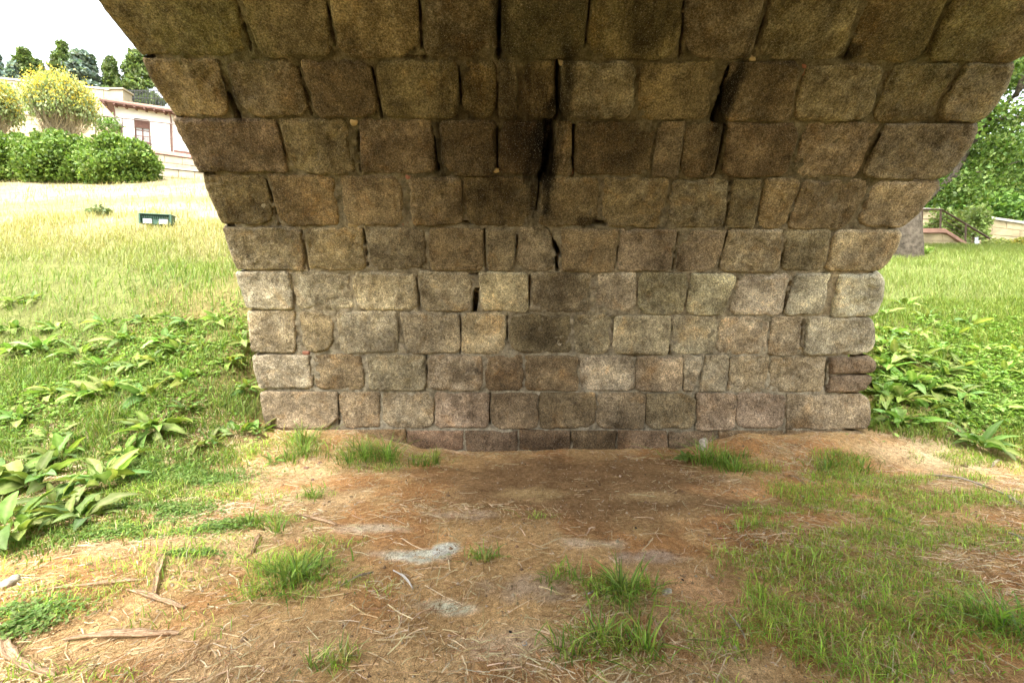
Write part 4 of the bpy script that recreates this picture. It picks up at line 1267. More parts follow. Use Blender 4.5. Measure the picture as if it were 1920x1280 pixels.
bark_strip((1655, 973), (1692, 985), .025, 'dark stick on the bare strip of the right lawn', 'greybranch', .2, 'dead_branch')
bark_strip((1878, 998), (1925, 1016), .022, 'pale stick at the right edge below the dead branch', 'greybranch', .2, 'dead_branch')
bark_strip((1858, 878), (1875, 862), .035, 'stub of pale wood before the right bank weeds', 'greybranch', .2, 'dead_branch')
bark_strip((737, 1072), (774, 1106), .012, 'white papery dry leaf blade on soil below the pale patch', 'palecoping', .3, 'dry_leaf_blade', .004, .06)
bark_strip((1365, 1150), (1400, 1205), .012, 'thin straight twig beside the right lawn edge', 'greybranch', .1, 'dead_branch')
bark_strip((640, 1100), (700, 1075), .010, 'thin dry stalk across the soil right of the broad tuft', 'greybranch', .1, 'dead_branch')

def rock(px, py, sx_, sy_, sz_, mat, label, cat, name, group=None, seed=1, sink=0.25, facet=0.35):
    p = gp(px, py)
    import bmesh
    bm = bmesh.new()
    bmesh.ops.create_icosphere(bm, subdivisions=3 if max(sx_, sy_, sz_) > .03 else 1, radius=1.0)
    V = np.array([v.co for v in bm.verts])
    k = 1 + facet * fbm(V, 1.3, 3, seed)
    V = np.sign(V) * np.abs(V) ** 0.8 * k[:, None] * [sx_, sy_, sz_]
    F = np.array([[v.index for v in f.verts] for f in bm.faces])
    bm.free()
    V[:, 2] += sz_ * (1 - sink * 2)
    o = link(name, mesh_np(name, V, F, max(sx_, sy_) > .03), M[mat], None, tuple(p))
    o.rotation_euler = (0, 0, seed * 1.7)
    return tag(o, label, cat, group)
rock(20, 1093, .055, .04, .022, 'pebble', 'pale rounded rock at the left picture edge in the foreground', 'rock', 'rock', seed=3)
rock(1250, 1112, .034, .022, .018, 'pebble', 'pale pebble beside the foreground grass tuft', 'pebble', 'pebble', seed=4)
rock(1318, 842, .065, .045, .095, 'pebble', 'upright pointed white stone leaning at the wall foot', 'stone', 'white_stone', seed=6, facet=.22)
rock(1330, 848, .025, .02, .035, 'ochre', 'yellow chip in front of the pointed white stone', 'stone', 'yellow_chip', seed=8)
rock(574, 878, .036, .02, .014, 'brownpebble', 'flat red-brown pebble on pale soil near the left tuft', 'pebble', 'pebble', seed=9)
rock(600, 868, .034, .018, .012, 'brownpebble', 'red-brown pebble just right of the flat one', 'pebble', 'pebble', seed=10)
rock(586, 901, .020, .016, .015, 'brownpebble', 'small round brown pebble above the lone tuft', 'pebble', 'pebble', seed=11)
rock(908, 841, .026, .015, .012, 'pebble', 'tiny pale pebble at the wall foot near the centre', 'pebble', 'pebble', seed=12)
rock(1506, 931, .024, .018, .008, 'shard', 'small pale stone flake in the straw right of centre', 'pebble', 'stone_flake', seed=13)
rock(684, 1100, .012, .010, .006, 'pebble', 'round pale pebble right of the broad foreground tuft', 'pebble', 'pebble', seed=14)
rock(1352, 990, .020, .006, .005, 'redplastic', 'small red scrap at the left edge of the lawn', 'litter', 'red_scrap', seed=15)
rock(1215, 1172, .026, .010, .005, 'shard', 'grey shard next to the brown bark sliver', 'litter', 'grey_shard', seed=16)
rock(1108, 1111, .030, .008, .006, 'shard', 'flat pale shard left of the pebble tuft', 'litter', 'grey_shard', seed=17)
rock(1231, 1225, .014, .009, .004, 'shard', 'small pale triangular shard near the bottom edge', 'litter', 'grey_shard', seed=18)
rock(1192, 990, .016, .010, .006, 'char', 'black scrap on straw in the middle of the ground', 'litter', 'black_scrap', seed=19)
rock(1089, 1150, .010, .007, .003, 'ochre', 'tiny yellow petal above the bottom tuft', 'litter', 'yellow_petal', seed=20)
for k, (px, py) in enumerate([(776, 1033), (820, 1061), (835, 1056), (789, 1067), (783, 1101), (502, 903), (531, 909), (572, 903), (715, 896), (747, 903), (762, 900), (691, 1162), (731, 1175),
                              (790, 1178), (957, 1185), (949, 1236), (1031, 862), (1052, 870), (1100, 912), (1018, 918), (1155, 905), (1210, 890), (1125, 910), (1280, 1087), (985, 870)]):
    rock(px, py, .008 + .004 * random.random(), .006, .005, 'char', 'small black charcoal crumb scattered on the bare soil', 'charcoal', 'charcoal_crumb', 'charcoal crumbs on the soil', 30 + k)
rp = gp(983, 1208)
ring = MB(); ring.tube([(math.cos(a) * .013, math.sin(a) * .013, .006) for a in np.linspace(0, 2 * math.pi, 15)], .003, 5)
tag(ring.build('bottle_cap', M['metal'], None, tuple(rp), True), 'round pale bottle cap pressed into the soil near the bottom', 'bottle cap')
# ------------------------------------------------------------------ background on the left: shrubs, house, walls, trees
def leaf_cloud(clumps, n, size, cols, flat=0.0, seed=0, shell=0.55, up=0.0):
    """clumps: (x,y,z,rx,ry,rz); leaves spread through the outer part of each clump; returns verts, faces, colours"""
    cl = np.array(clumps, float)
    vol = (cl[:, 3] * cl[:, 4] * cl[:, 5]) ** 0.67
    which = rng.choice(len(cl), n, p=vol / vol.sum())
    d = rng.normal(0, 1, (n, 3)); d /= np.linalg.norm(d, axis=1)[:, None]
    r = (shell + (1 - shell) * rng.uniform(0, 1, n)) * (1 + 0.22 * rng.normal(0, 1, n) * 0.6)
    P = cl[which, :3] + d * r[:, None] * cl[which, 3:]
    S = size * rng.uniform(0.6, 1.4, n)
    a = rng.normal(0, 1, (n, 3)); a[:, 2] += up; a = a + d * 0.5
    a /= np.linalg.norm(a, axis=1)[:, None]
    b = np.cross(a, rng.normal(0, 1, (n, 3))); b /= np.linalg.norm(b, axis=1)[:, None]
    vs = [P - a * (S * .5)[:, None], P + b * (S * .32)[:, None], P + a * (S * .6)[:, None], P - b * (S * .32)[:, None]]
    V = np.stack(vs, 1).reshape(-1, 3)
    F = (np.arange(n) * 4)[:, None] + np.array([[0, 1, 2, 3]])
    tone = 0.82 + 0.36 * hash3(which, which * 3 + 7, which * 5 + seed) * 0.5 + 0.18
    c = pick(cols, n, 0.22) * tone[:, None]
    return V, F, np.repeat(c, 4, 0)

def obj_leaves(name, parent, origin, clumps, n, size, cols, mat='foliage', **kw):
    V, F, C = leaf_cloud(clumps, n, size, cols, **kw)
    return link(name, mesh_np(name, V - np.array(origin), F, False, np.clip(C, 0, 1)), M[mat], parent)

def tz(x, y):
    return float(terrain(np.array([x]), np.array([y]))[0])

# rounded evergreen shrubs in front of the brooms
def shrub(px0, px1, pyt, pyb, Y, label):
    a = at(px0, pyb, Y); b = at(px1, pyb, Y); t = at((px0 + px1) / 2, pyt, Y)
    cx = (a.x + b.x) / 2; z0 = tz(cx, Y); h = t.z - z0; w = (b.x - a.x) / 2
    root = empty('evergreen_shrub', (cx, Y, z0))
    tag(root, label, 'shrub', 'rounded shrubs on the slope')
    cl = []
    for i in range(75):
        th = random.uniform(0, 6.28); u = random.uniform(0.0, 1)
        rr = math.sqrt(1 - u * u * 0.85)
        cl.append((cx + math.cos(th) * rr * w * .84, Y + math.sin(th) * rr * w * .62, z0 + (0.14 + .72 * u) * h, w * .19, w * .19, h * .17))
    for i in range(26):
        th = i * 2.4; u = (i % 5) / 5
        cl.append((cx + math.cos(th) * w * .62, Y + math.sin(th) * w * .45, z0 + h * (.08 + .5 * u), w * .26, w * .26, h * .2))
    obj_leaves('crown', root, (cx, Y, z0), cl, 26000, 0.12, [(0.11, 0.185, 0.032), (0.14, 0.225, 0.04), (0.085, 0.145, 0.026), (0.19, 0.27, 0.06)], up=0.9, shell=0.6)
    mb = MB()
    for i in range(6):
        th = i * 1.05
        mb.tube([(0, 0, -.05), (math.cos(th) * w * .3, math.sin(th) * w * .25, h * .35)], [.05, .025], 5)
    mb.build('stem', M['twig'], root)
shrub(150, 299, 256, 338, 19.0, 'rounded bright green shrub nearest the bridge, rightmost of its row')
shrub(40, 205, 254, 332, 19.3, 'rounded green shrub in the middle of the row on the slope')
shrub(-40, 110, 256, 328, 19.6, 'rounded green shrub with dry twigs, leftmost of its row')
shrub(-60, 20, 248, 300, 22.0, 'dark green shrub at the left picture edge behind the row')

# flowering brooms
def broom(px, pyb, pyt, pw, Y, label, nst=520):
    b = at(px, pyb, Y); t = at(px, pyt, Y); w = pw / FPX * Y / 2
    z0 = b.z; h = t.z - z0
    root = empty('broom_bush', (b.x, Y, z0)); tag(root, label, 'bush', 'flowering brooms')
    V, F, tips = [], [], []
    mb = MB()
    for i in range(nst):
        th = random.uniform(0, 6.28); k = math.sqrt(random.random())
        ex, ey = math.cos(th) * w * k, math.sin(th) * w * .8 * k
        ez = h * (0.62 + .38 * math.sqrt(max(0, 1 - k * k))) * random.uniform(.80, 1.04)
        j = lambda a: random.uniform(-a, a)
        pts = [(ex * .35 + j(.35), ey * .35 + j(.3), 0), (ex * .62 + j(.35), ey * .6 + j(.3), ez * .36), (ex * .88 + j(.2), ey * .85 + j(.2), ez * .74), (ex, ey, ez)]
        mb.tube(pts, [.010, .008, .005, .003], 3)
        tips.append((pts[2], pts[3]))
    mb.build('stems', M['broomtwig'], root)
    T = np.array(tips)
    def strips(n, lo, hi, spread, size, cols, nm, mat):
        i = rng.integers(0, len(T), n); u = rng.uniform(lo, hi, n)[:, None]
        P = T[i, 0] * (1 - u) + T[i, 1] * u + rng.normal(0, spread, (n, 3))
        S = size * rng.uniform(.6, 1.4, n)
        a = rng.normal(0, .5, (n, 3)) + [0, 0, 1]; a /= np.linalg.norm(a, axis=1)[:, None]
        c = np.cross(a, rng.normal(0, 1, (n, 3))); c /= np.linalg.norm(c, axis=1)[:, None]
        vs = [P - a * S[:, None] * .5, P + c * S[:, None] * .28, P + a * S[:, None] * .5, P - c * S[:, None] * .28]
        V = np.stack(vs, 1).reshape(-1, 3)
        F = (np.arange(n) * 4)[:, None] + np.array([[0, 1, 2, 3]])
        link(nm, mesh_np(nm, V, F, False, np.repeat(pick(cols, n, .2), 4, 0)), M[mat], root)
    strips(9000, -0.9, 0.9, .16, .15, [(0.24, 0.30, 0.13), (0.30, 0.36, 0.16), (0.20, 0.25, 0.11)], 'foliage', 'foliage')
    strips(7000, 0.1, 1.08, .16, .10, [(0.62, 0.52, 0.10), (0.66, 0.56, 0.16), (0.56, 0.46, 0.06)], 'blossom', 'flower')
broom(114, 262, 138, 108, 23.0, 'broad broom bush covered with yellow blossom behind the shrubs')
broom(-14, 262, 146, 84, 23.5, 'yellow flowering broom bush cut by the left picture edge', 300)

def block_wall(name, label, cat, A, B, z0, z1, th, bw, bh, mat, coping=None, group=None, top_slope=0.0, cz=0.16):
    """wall of separate blocks between ground points A and B (x,y); coping on top; z1 may differ at B by top_slope"""
    A, B = Vector((A[0], A[1], 0)), Vector((B[0], B[1], 0))
    L = (B - A).length
    root = empty(name, (A.x, A.y, z0), math.atan2(B.y - A.y, B.x - A.x)); tag(root, label, cat, group, 'thing')
    H = z1 - z0
    MB().poly([(0, .03, -.6), (L, .03, -.6), (L, .03, H + top_slope - .01), (0, .03, H - .01)]).build('joint_bed', M['joint'], root)
    MB().poly([(0, th, -.6), (0, th, H), (L, th, H + top_slope), (L, th, -.6)]).build('back_face', M['joint'], root)
    rows = max(1, round(H / bh)); hh = H / rows
    for r in range(rows):
        x = -random.random() * bw
        while x < L:
            w = bw * random.uniform(.75, 1.25)
            x0, x1 = max(0, x), min(L, x + w - .03)
            if x1 - x0 > .08:
                f0, f1 = (x0 / L) * top_slope, (x1 / L) * top_slope
                e = random.uniform(-.008, .008)
                za, zb = r * hh + .012, (r + 1) * hh - .012
                k = (r + .5) / rows
                mb = MB(); mb.box(x0, x1, e, .25, za, zb, .018)
                mb.v = [(vx, vy, vz + top_slope * (vx / L) * (vz / H)) for (vx, vy, vz) in mb.v]
                mb.build('block', M[mat], root)
            x += w
    if coping:
        n = max(1, round(L / 1.6))
        for i in range(n):
            x0, x1 = L * i / n, L * (i + 1) / n - .015
            mb = MB(); mb.box(x0, x1, -.07, th + .05, H + .004, H + cz, .015)
            mb.v = [(vx, vy, vz + top_slope * (vx / L)) for (vx, vy, vz) in mb.v]
            mb.build('coping_stone', M[coping], root)
    return root

# tall retaining wall on the skyline
a = at(-60, 143, 38); b = at(228, 172, 38)
block_wall('retaining_wall', 'tall pale stone retaining wall on the left skyline', 'wall', (a.x, 38), (b.x, 38), 11.0, a.z, .8, 1.5, .8, 'paleblock', 'palecoping', top_slope=b.z - a.z)
# pier where it ends
p0 = at(222, 172, 37.9)
mb = MB(); mb.box(-.6, .4, 0, .9, -9, .12, .03); mb.box(-.7, .5, -.1, 1.0, .124, .26, .02)
tag(mb.build('wall_pier', M['paleblock'], None, (p0.x, 37.85, p0.z)), 'square stone pier at the end of the skyline wall', 'pier', kind='thing')
# iron railing right of the pier
f0 = at(232, 182, 39.5); f1 = at(330, 196, 39.5)
root = empty('iron_railing', (f0.x, 39.5, f0.z)); tag(root, 'dark vertical bar railing above the house roof', 'railing')
Lr = f1.x - f0.x
for i in range(34):
    x = Lr * i / 33
    MB().tube([(x, 0, -1.2), (x, 0, .62)], .022, 4).build('bar', M['iron'], root)
for z in (.5, -.1):
    MB().tube([(0, 0, z), (Lr, 0, z)], .03, 4).build('rail', M['iron'], root)
# dark roof peeping over the wall
p = at(184, 166, 44)
root = empty('dark_roofed_shed', (p.x, 44, p.z - 2)); tag(root, 'small shed with dark slate roof above the skyline wall', 'shed')
MB().poly([(-.2, 0, 2.0), (1.9, 0, 1.7), (1.2, 1.6, 2.2), (0, 1.6, 2.9)]).poly([(-.2, 0, 2.0), (0, 1.6, 2.9), (-.3, 3, 2.0)]).poly([(1.9, 0, 1.7), (1.9, 3, 1.7), (1.2, 1.6, 2.2)]).build('roof', M['slate'], root)
MB().box(-.05, 1.75, .12, 2.9, -1.5, 1.68, .02).build('wall', M['plaster'], root)

# lower terrace wall in front of the house
a = at(-60, 205, 28.5); b = at(215, 232, 28.5)
block_wall('terrace_wall', 'buff stone terrace wall with pale ledge behind the brooms', 'wall', (a.x, 28.5), (b.x, 28.5), 8.0, a.z, .6, 1.2, .6, 'sandstone', 'palecoping', top_slope=b.z - a.z, cz=.2)
a = at(205, 276, 27.0); b = at(400, 303, 27.6)
block_wall('garden_wall', 'low stone wall with pink coping in front of the house', 'wall', (a.x, 27.0), (b.x, 27.6), 8.6, a.z, .5, 1.0, .5, 'paleblock', 'coping', top_slope=b.z - a.z, cz=.22)
a = at(255, 311, 25.4); b = at(420, 327, 25.8)
block_wall('kerb_wall', 'lowest stone kerb wall at the top of the dry slope', 'wall', (a.x, 25.4), (b.x, 25.8), 7.6, a.z, .4, 1.0, .45, 'paleblock', 'palecoping', top_slope=b.z - a.z, cz=.08)

# wire railing on the terrace
a = at(178, 216, 27.3); b = at(345, 235, 27.9)
root = empty('wire_railing', a); tag(root, 'thin brown wire railing running before the house', 'railing')
d = b - a
MB().tube([(0, 0, 0), tuple(d)], .032, 5).build('handrail', M['rail'], root)
for t in (0.0, 0.30, 0.61, 0.84):
    q = d * t
    MB().tube([tuple(q), (q.x, q.y, q.z - 2.0)], .028, 5).build('post', M['rail'], root)
for k in range(1, 4):
    MB().tube([(0, 0, -.45 * k), (d.x, d.y, d.z - .45 * k)], .010, 4).build('wire', M['rail'], root)

# the house
c0 = at(213, 196, 30.0)
HW, HD, EH = 5.0, 5.0, 3.6
house = empty('house', (c0.x, 30.0, c0.z - EH), math.radians(24))
tag(house, 'small cream plastered house with hipped tile roof and one window', 'house')
wx0, wx1 = 1.02, 1.84
w0, w1 = EH - 2.15, EH - .66
MB().box(0, wx0, 0, HD, -3.5, EH).box(wx1, HW, 0, HD, -3.5, EH).box(wx0, wx1, 0, HD, -3.5, w0).box(wx0, wx1, 0, HD, w1, EH).box(wx0, wx1, .35, HD, w0, w1).build('wall', M['plaster'], house)
win = MB().box(wx0, wx0 + .07, .10, .18, w0, w1).box(wx1 - .07, wx1, .10, .18, w0, w1).box(wx0 + .07, wx1 - .07, .10, .18, w1 - .07, w1).box(wx0 + .07, wx1 - .07, .10, .18, w0, w0 + .07) \
    .box((wx0 + wx1) / 2 - .035, (wx0 + wx1) / 2 + .035, .095, .185, w0 + .07, w1 - .07).box(wx0 + .07, wx1 - .07, .105, .175, w0 + .75, w0 + .80).build('window', M['redwood'], house)
MB().box(wx0 + .07, (wx0 + wx1) / 2 - .035, .13, .15, w0 + .07, w1 - .07).build('pane', M['glass'], win)
MB().box((wx0 + wx1) / 2 + .035, wx1 - .07, .13, .15, w0 + .07, w1 - .07).build('pane', M['glass'], win)
for k in range(9):
    MB().box(wx0 + .02, wx1 - .02, .02, .09, w1 - .06 - k * .058 - .045, w1 - .06 - k * .058, .008).build('blind_slat', M['redwood'], win)
MB().box(wx0 - .08, wx1 + .08, -.10, .09, w0 - .09, w0, .012).build('sill', M['redwood'], win)
for x in np.linspace(wx0, wx1, 9):
    MB().tube([(x, -.06, w0 + .002), (x, -.06, w0 + .34)], .012, 4).build('guard_bar', M['redwood'], win)
MB().tube([(wx0 - .02, -.06, w0 + .35), (wx1 + .02, -.06, w0 + .35)], .018, 5).build('guard_rail', M['redwood'], win)
# hipped roof with tile rows
ov = .55
ex0, ex1, ey0, ey1, ez, rz = -ov, HW + ov, -ov, HD + ov, EH + .02, EH + 1.25
r0, r1, ry = 2.1, HW - 2.1, HD / 2
corners = [(ex0, ey0, ez), (ex1, ey0, ez), (ex1, ey1, ez), (ex0, ey1, ez)]
ra, rb2 = (r0, ry, rz), (r1, ry, rz)
mb = MB()
def tile_face(e0, e1, t1, t0, n):
    """roof face e0-e1 (eave) to t0-t1 (ridge) as stepped tile rows"""
    e0, e1, t0, t1 = map(Vector, (e0, e1, t0, t1))
    for i in range(n):
        u0, u1 = i / n, (i + 1) / n
        a, b, c, d = e0.lerp(t0, u0), e1.lerp(t1, u0), e1.lerp(t1, u1), e0.lerp(t0, u1)
        up = Vector((0, 0, .06))
        mb.poly([a + up, b + up, c + up * .2, d + up * .2])
        mb.poly([a, b, b + up, a + up])
tile_face(corners[0], corners[1], rb2, ra, 9)
tile_face(corners[1], corners[2], rb2, rb2, 9)
tile_face(corners[2], corners[3], ra, rb2, 9)
tile_face(corners[3], corners[0], ra, ra, 9)
roof = mb.build('roof', M['rooftile'], house)
MB().box(ex0, ex1, ey0, ey1, ez - .10, ez - .004).build('eave_board', M['redwood'], roof)
for i in range(12):
    x = ex0 + .2 + i * (ex1 - ex0 - .4) / 11
    MB().box(x - .05, x + .05, ey0 + .02, -.004, ez - .20, ez - .104).build('rafter_end', M['redwood'], roof)
for x in (.06, 3.05):
    MB().tube([(x, -.5, ez - .06), (x, -.14, ez - .45), (x, -.09, EH - 1.0), (x, -.09, -3.0)], .045, 6).build('drainpipe', M['redwood'], house)
MB().box(3.2, 4.9, -.35, -.004, EH - 2.65, EH - 2.5, .02).build('ledge', M['redwood'], house)

# small bush at the house corner, weed on the slope
def small_bush(px, pyb, w, h, Y, n, size, cols, label, name='small_bush', cat='bush'):
    b = at(px, pyb, Y) if Y else Vector(gp(px, pyb))
    cl = [(b.x + random.uniform(-.5, .5) * w, b.y + random.uniform(-.3, .3) * w, b.z + h * random.uniform(.3, .8), w * .35, w * .35, h * .3) for _ in range(12)]
    root = empty(name, b); tag(root, label, cat)
    obj_leaves('foliage', root, b, cl, n, size, cols)
    MB().tube([(0, 0, -.2), (.02, 0, h * .6)], [.03, .012], 5).build('stem', M['twig'], root)
small_bush(203, 258, 1.0, 1.3, 28.0, 900, .12, [(0.10, 0.18, 0.04), (0.14, 0.24, 0.05)], 'small dark bush at the left corner of the house')
small_bush(183, 404, .55, .22, None, 240, .09, [(0.16, 0.20, 0.09), (0.12, 0.16, 0.07)], 'low grey-green weed on the dry slope left of the green lamp', 'slope_weed', 'weed')

# green twin floodlight housing on the slope
fl = gp(293, 427)
lamp = empty('floodlight_box', (fl[0], fl[1], fl[2] + .06), math.radians(14))
tag(lamp, 'green twin floodlight box sitting in the yellow grass', 'floodlight')
s = fl[1] / FPX
W_, H_ = 50 * s, 17 * s
mb = MB()
mb.box(-W_/2, W_/2, .02, .20, .02, H_ + .02, .012)
mb.build('housing', M['greenplastic'], lamp)
mb = MB()
mb.box(-W_/2 - .015, W_/2 + .015, -.05, .24, H_ + .022, H_ + .05, .008); mb.box(-W_/2 - .015, -W_/2 + .02, -.05, .018, .02, H_ + .02, .004); mb.box(W_/2 - .02, W_/2 + .015, -.05, .018, .02, H_ + .02, .004)
mb.build('hood', M['greenplastic'], lamp)
for x in (-W_ * .27, W_ * .24):
    MB().box(x - W_ * .14, x + W_ * .14, -.012, .018, .03, H_ * .68, .01).build('lens', M['lampglass'], lamp)
for i in range(13):
    x = -W_/2 + .05 + i * (W_ - .1) / 12
    MB().box(x - .006, x + .006, -.02, .018, H_ * .72, H_ * .98).build('cooling_fin', M['greenplastic'], lamp)
MB().tube([(0, .1, .03), (0, .1, -.25)], .03, 6).build('stake', M['iron'], lamp)

# trees on the skyline
def conifer(px, pyb, pyt, pw, Y, label, cols, slim=True, n=5000, size=.34):
    b = at(px, pyb, Y); t = at(px, pyt, Y)
    w = pw / FPX * Y / 2 * 1.2; h = t.z - b.z + 1.5; z0 = b.z - 1.5
    root = empty('conifer_tree', (b.x, Y, z0)); tag(root, label, 'tree', 'trees on the left skyline')
    MB().tube([(0, 0, -4), (0, 0, h * .9)], [.22, .05], 7).build('trunk', M['twig'], root)
    cl = []
    for i in range(64):
        u = random.uniform(0.02, .98)
        prof = min(1, 1.2 * (1 - u) ** .55) if slim else (1 - u) ** .6 * min(1, .5 + 2 * u)
        th = random.uniform(0, 6.28); r = prof * w * random.uniform(.3, .78)
        cl.append((b.x + math.cos(th) * r, Y + math.sin(th) * r, z0 + u * h, w * .30, w * .30, h * (.075 if slim else .04)))
    obj_leaves('crown', root, (b.x, Y, z0), cl, n, size, cols, up=1.0 if slim else 0.0)
G1 = [(0.10, 0.15, 0.05), (0.14, 0.20, 0.06), (0.18, 0.24, 0.08), (0.08, 0.11, 0.04)]
G2 = [(0.14, 0.20, 0.17), (0.20, 0.26, 0.22), (0.11, 0.16, 0.13), (0.26, 0.31, 0.26)]
conifer(46, 152, 93, 34, 46, 'conical green conifer above the wall, second from the left edge', G1)
conifer(26, 152, 118, 26, 45, 'low rounded dark conifer left of the conical one', G2, n=2600)
conifer(-3, 150, 104, 24, 47, 'dark conifer cut by the left picture edge', G2, n=2600)
conifer(72, 152, 113, 30, 49, 'loose dark tree top between the two conical conifers', G1, n=2200)
conifer(118, 150, 83, 38, 46, 'tallest conical conifer on the skyline behind the broom', G1, n=6000)
conifer(158, 170, 96, 66, 45, 'broad blue-grey cedar with layered branches on the skyline', G2, False, 8000, .40)
conifer(209, 172, 112, 34, 46, 'narrow conifer left of the one behind the bridge', G1)
conifer(262, 178, 102, 62, 47, 'wide dark conifer partly hidden by the bridge arch', G1, n=7000)
conifer(230, 176, 150, 26, 50, 'low bush top between the two right hand conifers', G1, n=1500)

# ------------------------------------------------------------------ background on the right: plane tree, stairs, walls, bushes
GL = [(0.08, 0.145, 0.026), (0.105, 0.18, 0.032), (0.14, 0.215, 0.045), (0.06, 0.105, 0.02), (0.17, 0.235, 0.06)]
tb = gp(1700, 482)
TY = tb[1]
tree = empty('plane_tree', (tb[0], TY, tb[2]))
tag(tree, 'large plane tree with mottled trunk leaning beyond the bridge corner', 'tree')
tp = [at(1692, 490, TY) - Vector((0, 0, .9)), at(1691, 462, TY), at(1688, 400, TY), at(1672, 330, TY + .1), at(1662, 220, TY + .3), at(1670, 60, TY + .6), at(1690, -120, TY + 1)]
rel = [tuple(p - Vector(tb)) for p in tp]
MB().tube(rel, [.58, .53, .50, .46, .40, .32, .2], 18).build('trunk', M['bark'], tree, smooth=True)
for (path, r0_) in (([(1680, 420), (1740, 372), (1785, 332), (1850, 226), (1905, 178), (2010, 60)], .13), ([(1850, 226), (1885, 222), (1960, 215), (2050, 190)], .08), ([(1840, 240), (1820, 150), (1840, 40), (1830, -120)], .09),
                    ([(1905, 180), (1925, 120), (1920, 20)], .07), ([(1785, 332), (1850, 320), (1920, 300)], .05), ([(1880, 200), (1915, 165), (1960, 160)], .05)):
    pts = [tuple(at(x, y, TY + .3 + .2 * i) - Vector(tb)) for i, (x, y) in enumerate(path)]
    MB().tube(pts, [r0_ * (1 - .75 * i / (len(pts) - 1)) for i in range(len(pts))], 8).build('limb', M['bark'], tree, smooth=True)
cl = []
for i in range(150):
    px = random.uniform(1740, 2200); py = random.uniform(-300, 330)
    if px < 1860 and py > 330 - (px - 1740) * 0.0: continue
    Y = TY + random.uniform(-1.5, 5.5)
    c = at(px, py, Y)
    r = random.uniform(.5, 1.0)
    cl.append((c.x, c.y, c.z, r * 1.2, r * 1.2, r * .55))
for (px, py) in [(1800, 300), (1830, 280), (1860, 300), (1890, 270), (1850, 345), (1900, 340), (1810, 340), (1790, 365), (1880, 250), (1910, 220), (1870, 310), (1930, 300), (1905, 150), (1830, 365)]:
    c = at(px, py, TY + random.uniform(0, 2.5)); cl.append((c.x, c.y, c.z, .75, .75, .42))
obj_leaves('crown', tree, tb, cl, 72000, .115, GL, shell=.15)

def bush(px0, px1, pyb, pyt, Y, label, cols, n=4500, size=.15, name='leafy_bush', cat='bush', group='bushes beyond the right bank'):
    a, b = at(px0, pyb, Y), at(px1, pyb, Y); t = at(px0, pyt, Y)
    cx = (a.x + b.x) / 2; w = (b.x - a.x) / 2; h = t.z - a.z
    root = empty(name, (cx, Y, a.z)); tag(root, label, cat, group)
    cl = [(cx + random.uniform(-.75, .75) * w, Y + random.uniform(-.5, .5) * w, a.z + h * random.uniform(.12, .8), w * .35, w * .35, h * .2) for _ in range(34)]
    obj_leaves('crown', root, (cx, Y, a.z), cl, n, size, cols, shell=.35)
    mb = MB()
    for i in range(4):
        mb.tube([(0, 0, -.8), ((i - 1.5) * w * .3, .1 * i, h * .55)], [.08, .03], 6)
    mb.build('stem', M['twig'], root)
GD = [(0.06, 0.12, 0.025), (0.09, 0.17, 0.035), (0.12, 0.21, 0.04)]
bush(1745, 1835, 470, 385, 20.5, 'light green bush growing behind the stair railing', [(0.20, 0.27, 0.08), (0.26, 0.33, 0.11), (0.15, 0.21, 0.06)], 4500, .15)
bush(1800, 1850, 450, 380, 24, 'pale green bush at the near end of the far wall', [(0.22, 0.30, 0.09), (0.28, 0.36, 0.12), (0.16, 0.23, 0.06)], 3500, .16)
bush(1875, 1990, 482, 440, 18.5, 'yellow-green bush at the right edge below the far wall', [(0.40, 0.40, 0.10), (0.30, 0.34, 0.09), (0.48, 0.42, 0.10)], 3000, .13)
bush(1848, 1885, 482, 445, 18.6, 'low yellow-green bush at the foot of the stairs', [(0.34, 0.38, 0.12), (0.26, 0.32, 0.09)], 1600, .12)
for (x0, x1, yb, yt, Y, lb) in [(1720, 1860, 420, 290, 30, 'dark leafy tree behind the stairs, left of its row'), (1830, 1960, 425, 270, 33, 'dark leafy tree above the far wall at the right edge'),
                                (1750, 1990, 400, 210, 38, 'tall hazy green tree furthest back on the right'), (1640, 1770, 420, 300, 31, 'leafy tree seen just past the bridge corner')]:
    bush(x0, x1, yb, yt, Y, lb, GD if Y < 36 else GL, 9000, .30, 'leafy_tree', 'tree', 'trees beyond the right bank')
small_bush(1712, 484, .6, .3, None, 400, .10, [(0.16, 0.26, 0.05), (0.22, 0.32, 0.07)], 'low leafy weed at the base of the plane tree', 'tree_foot_weed', 'weed')

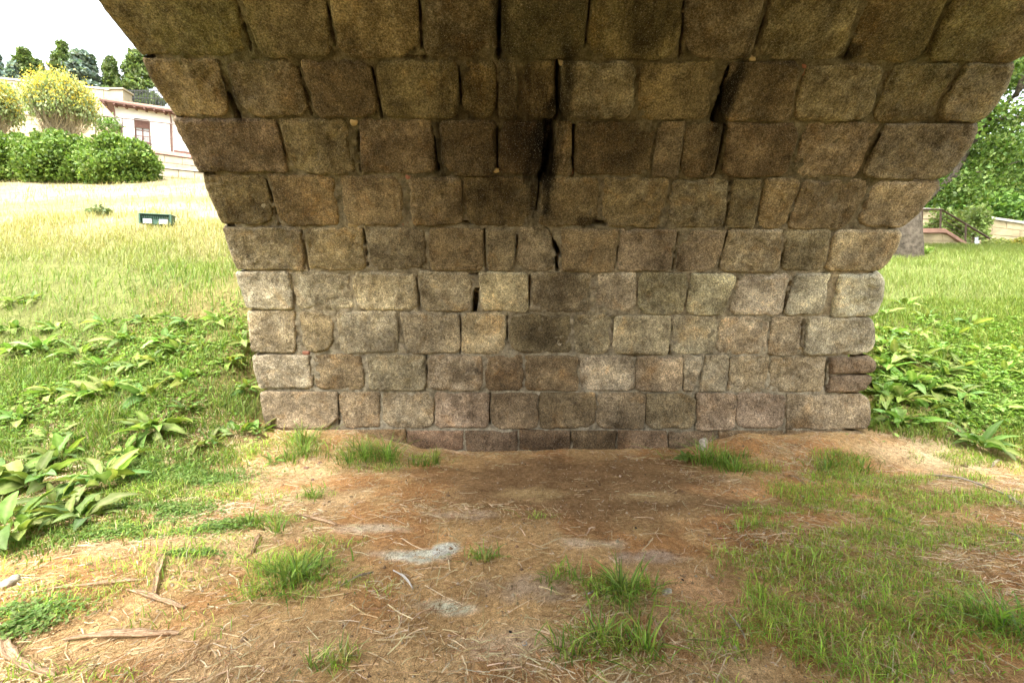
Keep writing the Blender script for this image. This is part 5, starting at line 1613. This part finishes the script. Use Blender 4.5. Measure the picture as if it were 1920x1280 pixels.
# stair wall with pink coping, blocks, railing
SY = 19.0
def s_at(px, py): return at(px, py, SY)
o0 = s_at(1700, 500)
stair = empty('stair_wall', o0); tag(stair, 'sandstone stair side wall with pink coping sloping down to the right', 'wall', kind='thing')
prof = [s_at(1690, 437), s_at(1770, 437), s_at(1830, 475), s_at(1850, 488)]
def ztop(x):
    xs = [p.x for p in prof]; zs = [p.z for p in prof]
    return float(np.interp(x, xs, zs))
x0_, x1_ = prof[0].x, prof[-1].x
zb = o0.z - .6
pts = [(p.x - o0.x, .02, p.z - o0.z - .02) for p in prof]
MB().poly([(x0_ - o0.x, .02, zb - o0.z), (x1_ - o0.x, .02, zb - o0.z)] + pts[::-1]).build('joint_bed', M['joint'], stair)
bw, bh = .85, .42
r = 0; z = zb
while z < prof[0].z:
    x = x0_ - (.4 if r % 2 else 0)
    while x < x1_:
        xa_, xb_ = max(x, x0_), min(x + bw - .02, x1_)
        za = min(z + bh - .02, ztop(xa_) - .02); zb_ = min(z + bh - .02, ztop(xb_) - .02)
        if xb_ - xa_ > .1 and za > z + .04:
            zb_ = max(zb_, z + .02)
            mb = MB(); mb.box(0, 1, -.01, .22, 0, 1, .0)
            mb.v = [(xa_ - o0.x + vx * (xb_ - xa_), vy, z - o0.z + vz * ((za if vx < .5 else zb_) - z)) for (vx, vy, vz) in mb.v]
            mb.build('block', M['sandstone'], stair)
        x += bw
    z += bh; r += 1
for i in range(3):
    a, b = prof[i], prof[i + 1]
    for (y0_, y1_, dz0, dz1) in ((-.10, .40, 0, .10), (-.04, .36, .104, .18)):
        mb = MB(); mb.box(0, 1, y0_, y1_, dz0, dz1, 0)
        mb.v = [(a.x - o0.x + vx * (b.x - a.x - .01), vy, vz + a.z - o0.z + vx * (b.z - a.z)) for (vx, vy, vz) in mb.v]
        mb.build('coping_stone', M['coping'], stair)
for i in range(5):   # steps behind the side wall
    x = prof[1].x + i * .36 - o0.x
    zz = prof[1].z - o0.z - i * .20
    MB().box(x, x + .40, .42, 2.2, zz - 1.2, zz - .05 , .01).build('step', M['sandstone'], stair)
rail = empty('stair_railing', o0); tag(rail, 'brown metal stair railing with thin wires, descending to the right', 'railing')
top = [s_at(1690, 393), s_at(1766, 393), s_at(1864, 452)]
MB().tube([tuple(p - o0) for p in top], .042, 7).build('handrail', M['rail'], rail)
for (px, pt, pb) in ((1764, 394, 436), (1811, 421, 461), (1857, 449, 486), (1729, 394, 436)):
    a, b = s_at(px, pt) - o0, s_at(px - 1, pb) - o0
    MB().tube([tuple(a), tuple(b)], .038, 6).build('post', M['rail'], rail)
for k in range(1, 5):
    dz = -.19 * k
    MB().tube([tuple(p - o0 + Vector((0, 0, dz))) for p in top], .010, 4).build('wire', M['rail'], rail)

# far wall at the right edge, second wall behind the railing
a = at(1838, 408, 26); b = at(2050, 440, 22.5)
block_wall('far_garden_wall', 'pale stone garden wall with light coping at the right edge', 'wall', (a.x, 26), (b.x, 22.5), 4.6, a.z, .5, .9, .45, 'sandstone', 'palecoping', top_slope=b.z - a.z, cz=.14)
a = at(1680, 396, 23); b = at(1765, 396, 23)
block_wall('upper_stair_wall', 'short pale wall seen through the stair railing', 'wall', (a.x, 23), (b.x, 23), 4.5, a.z, .5, .9, .45, 'sandstone', 'palecoping', cz=.14)
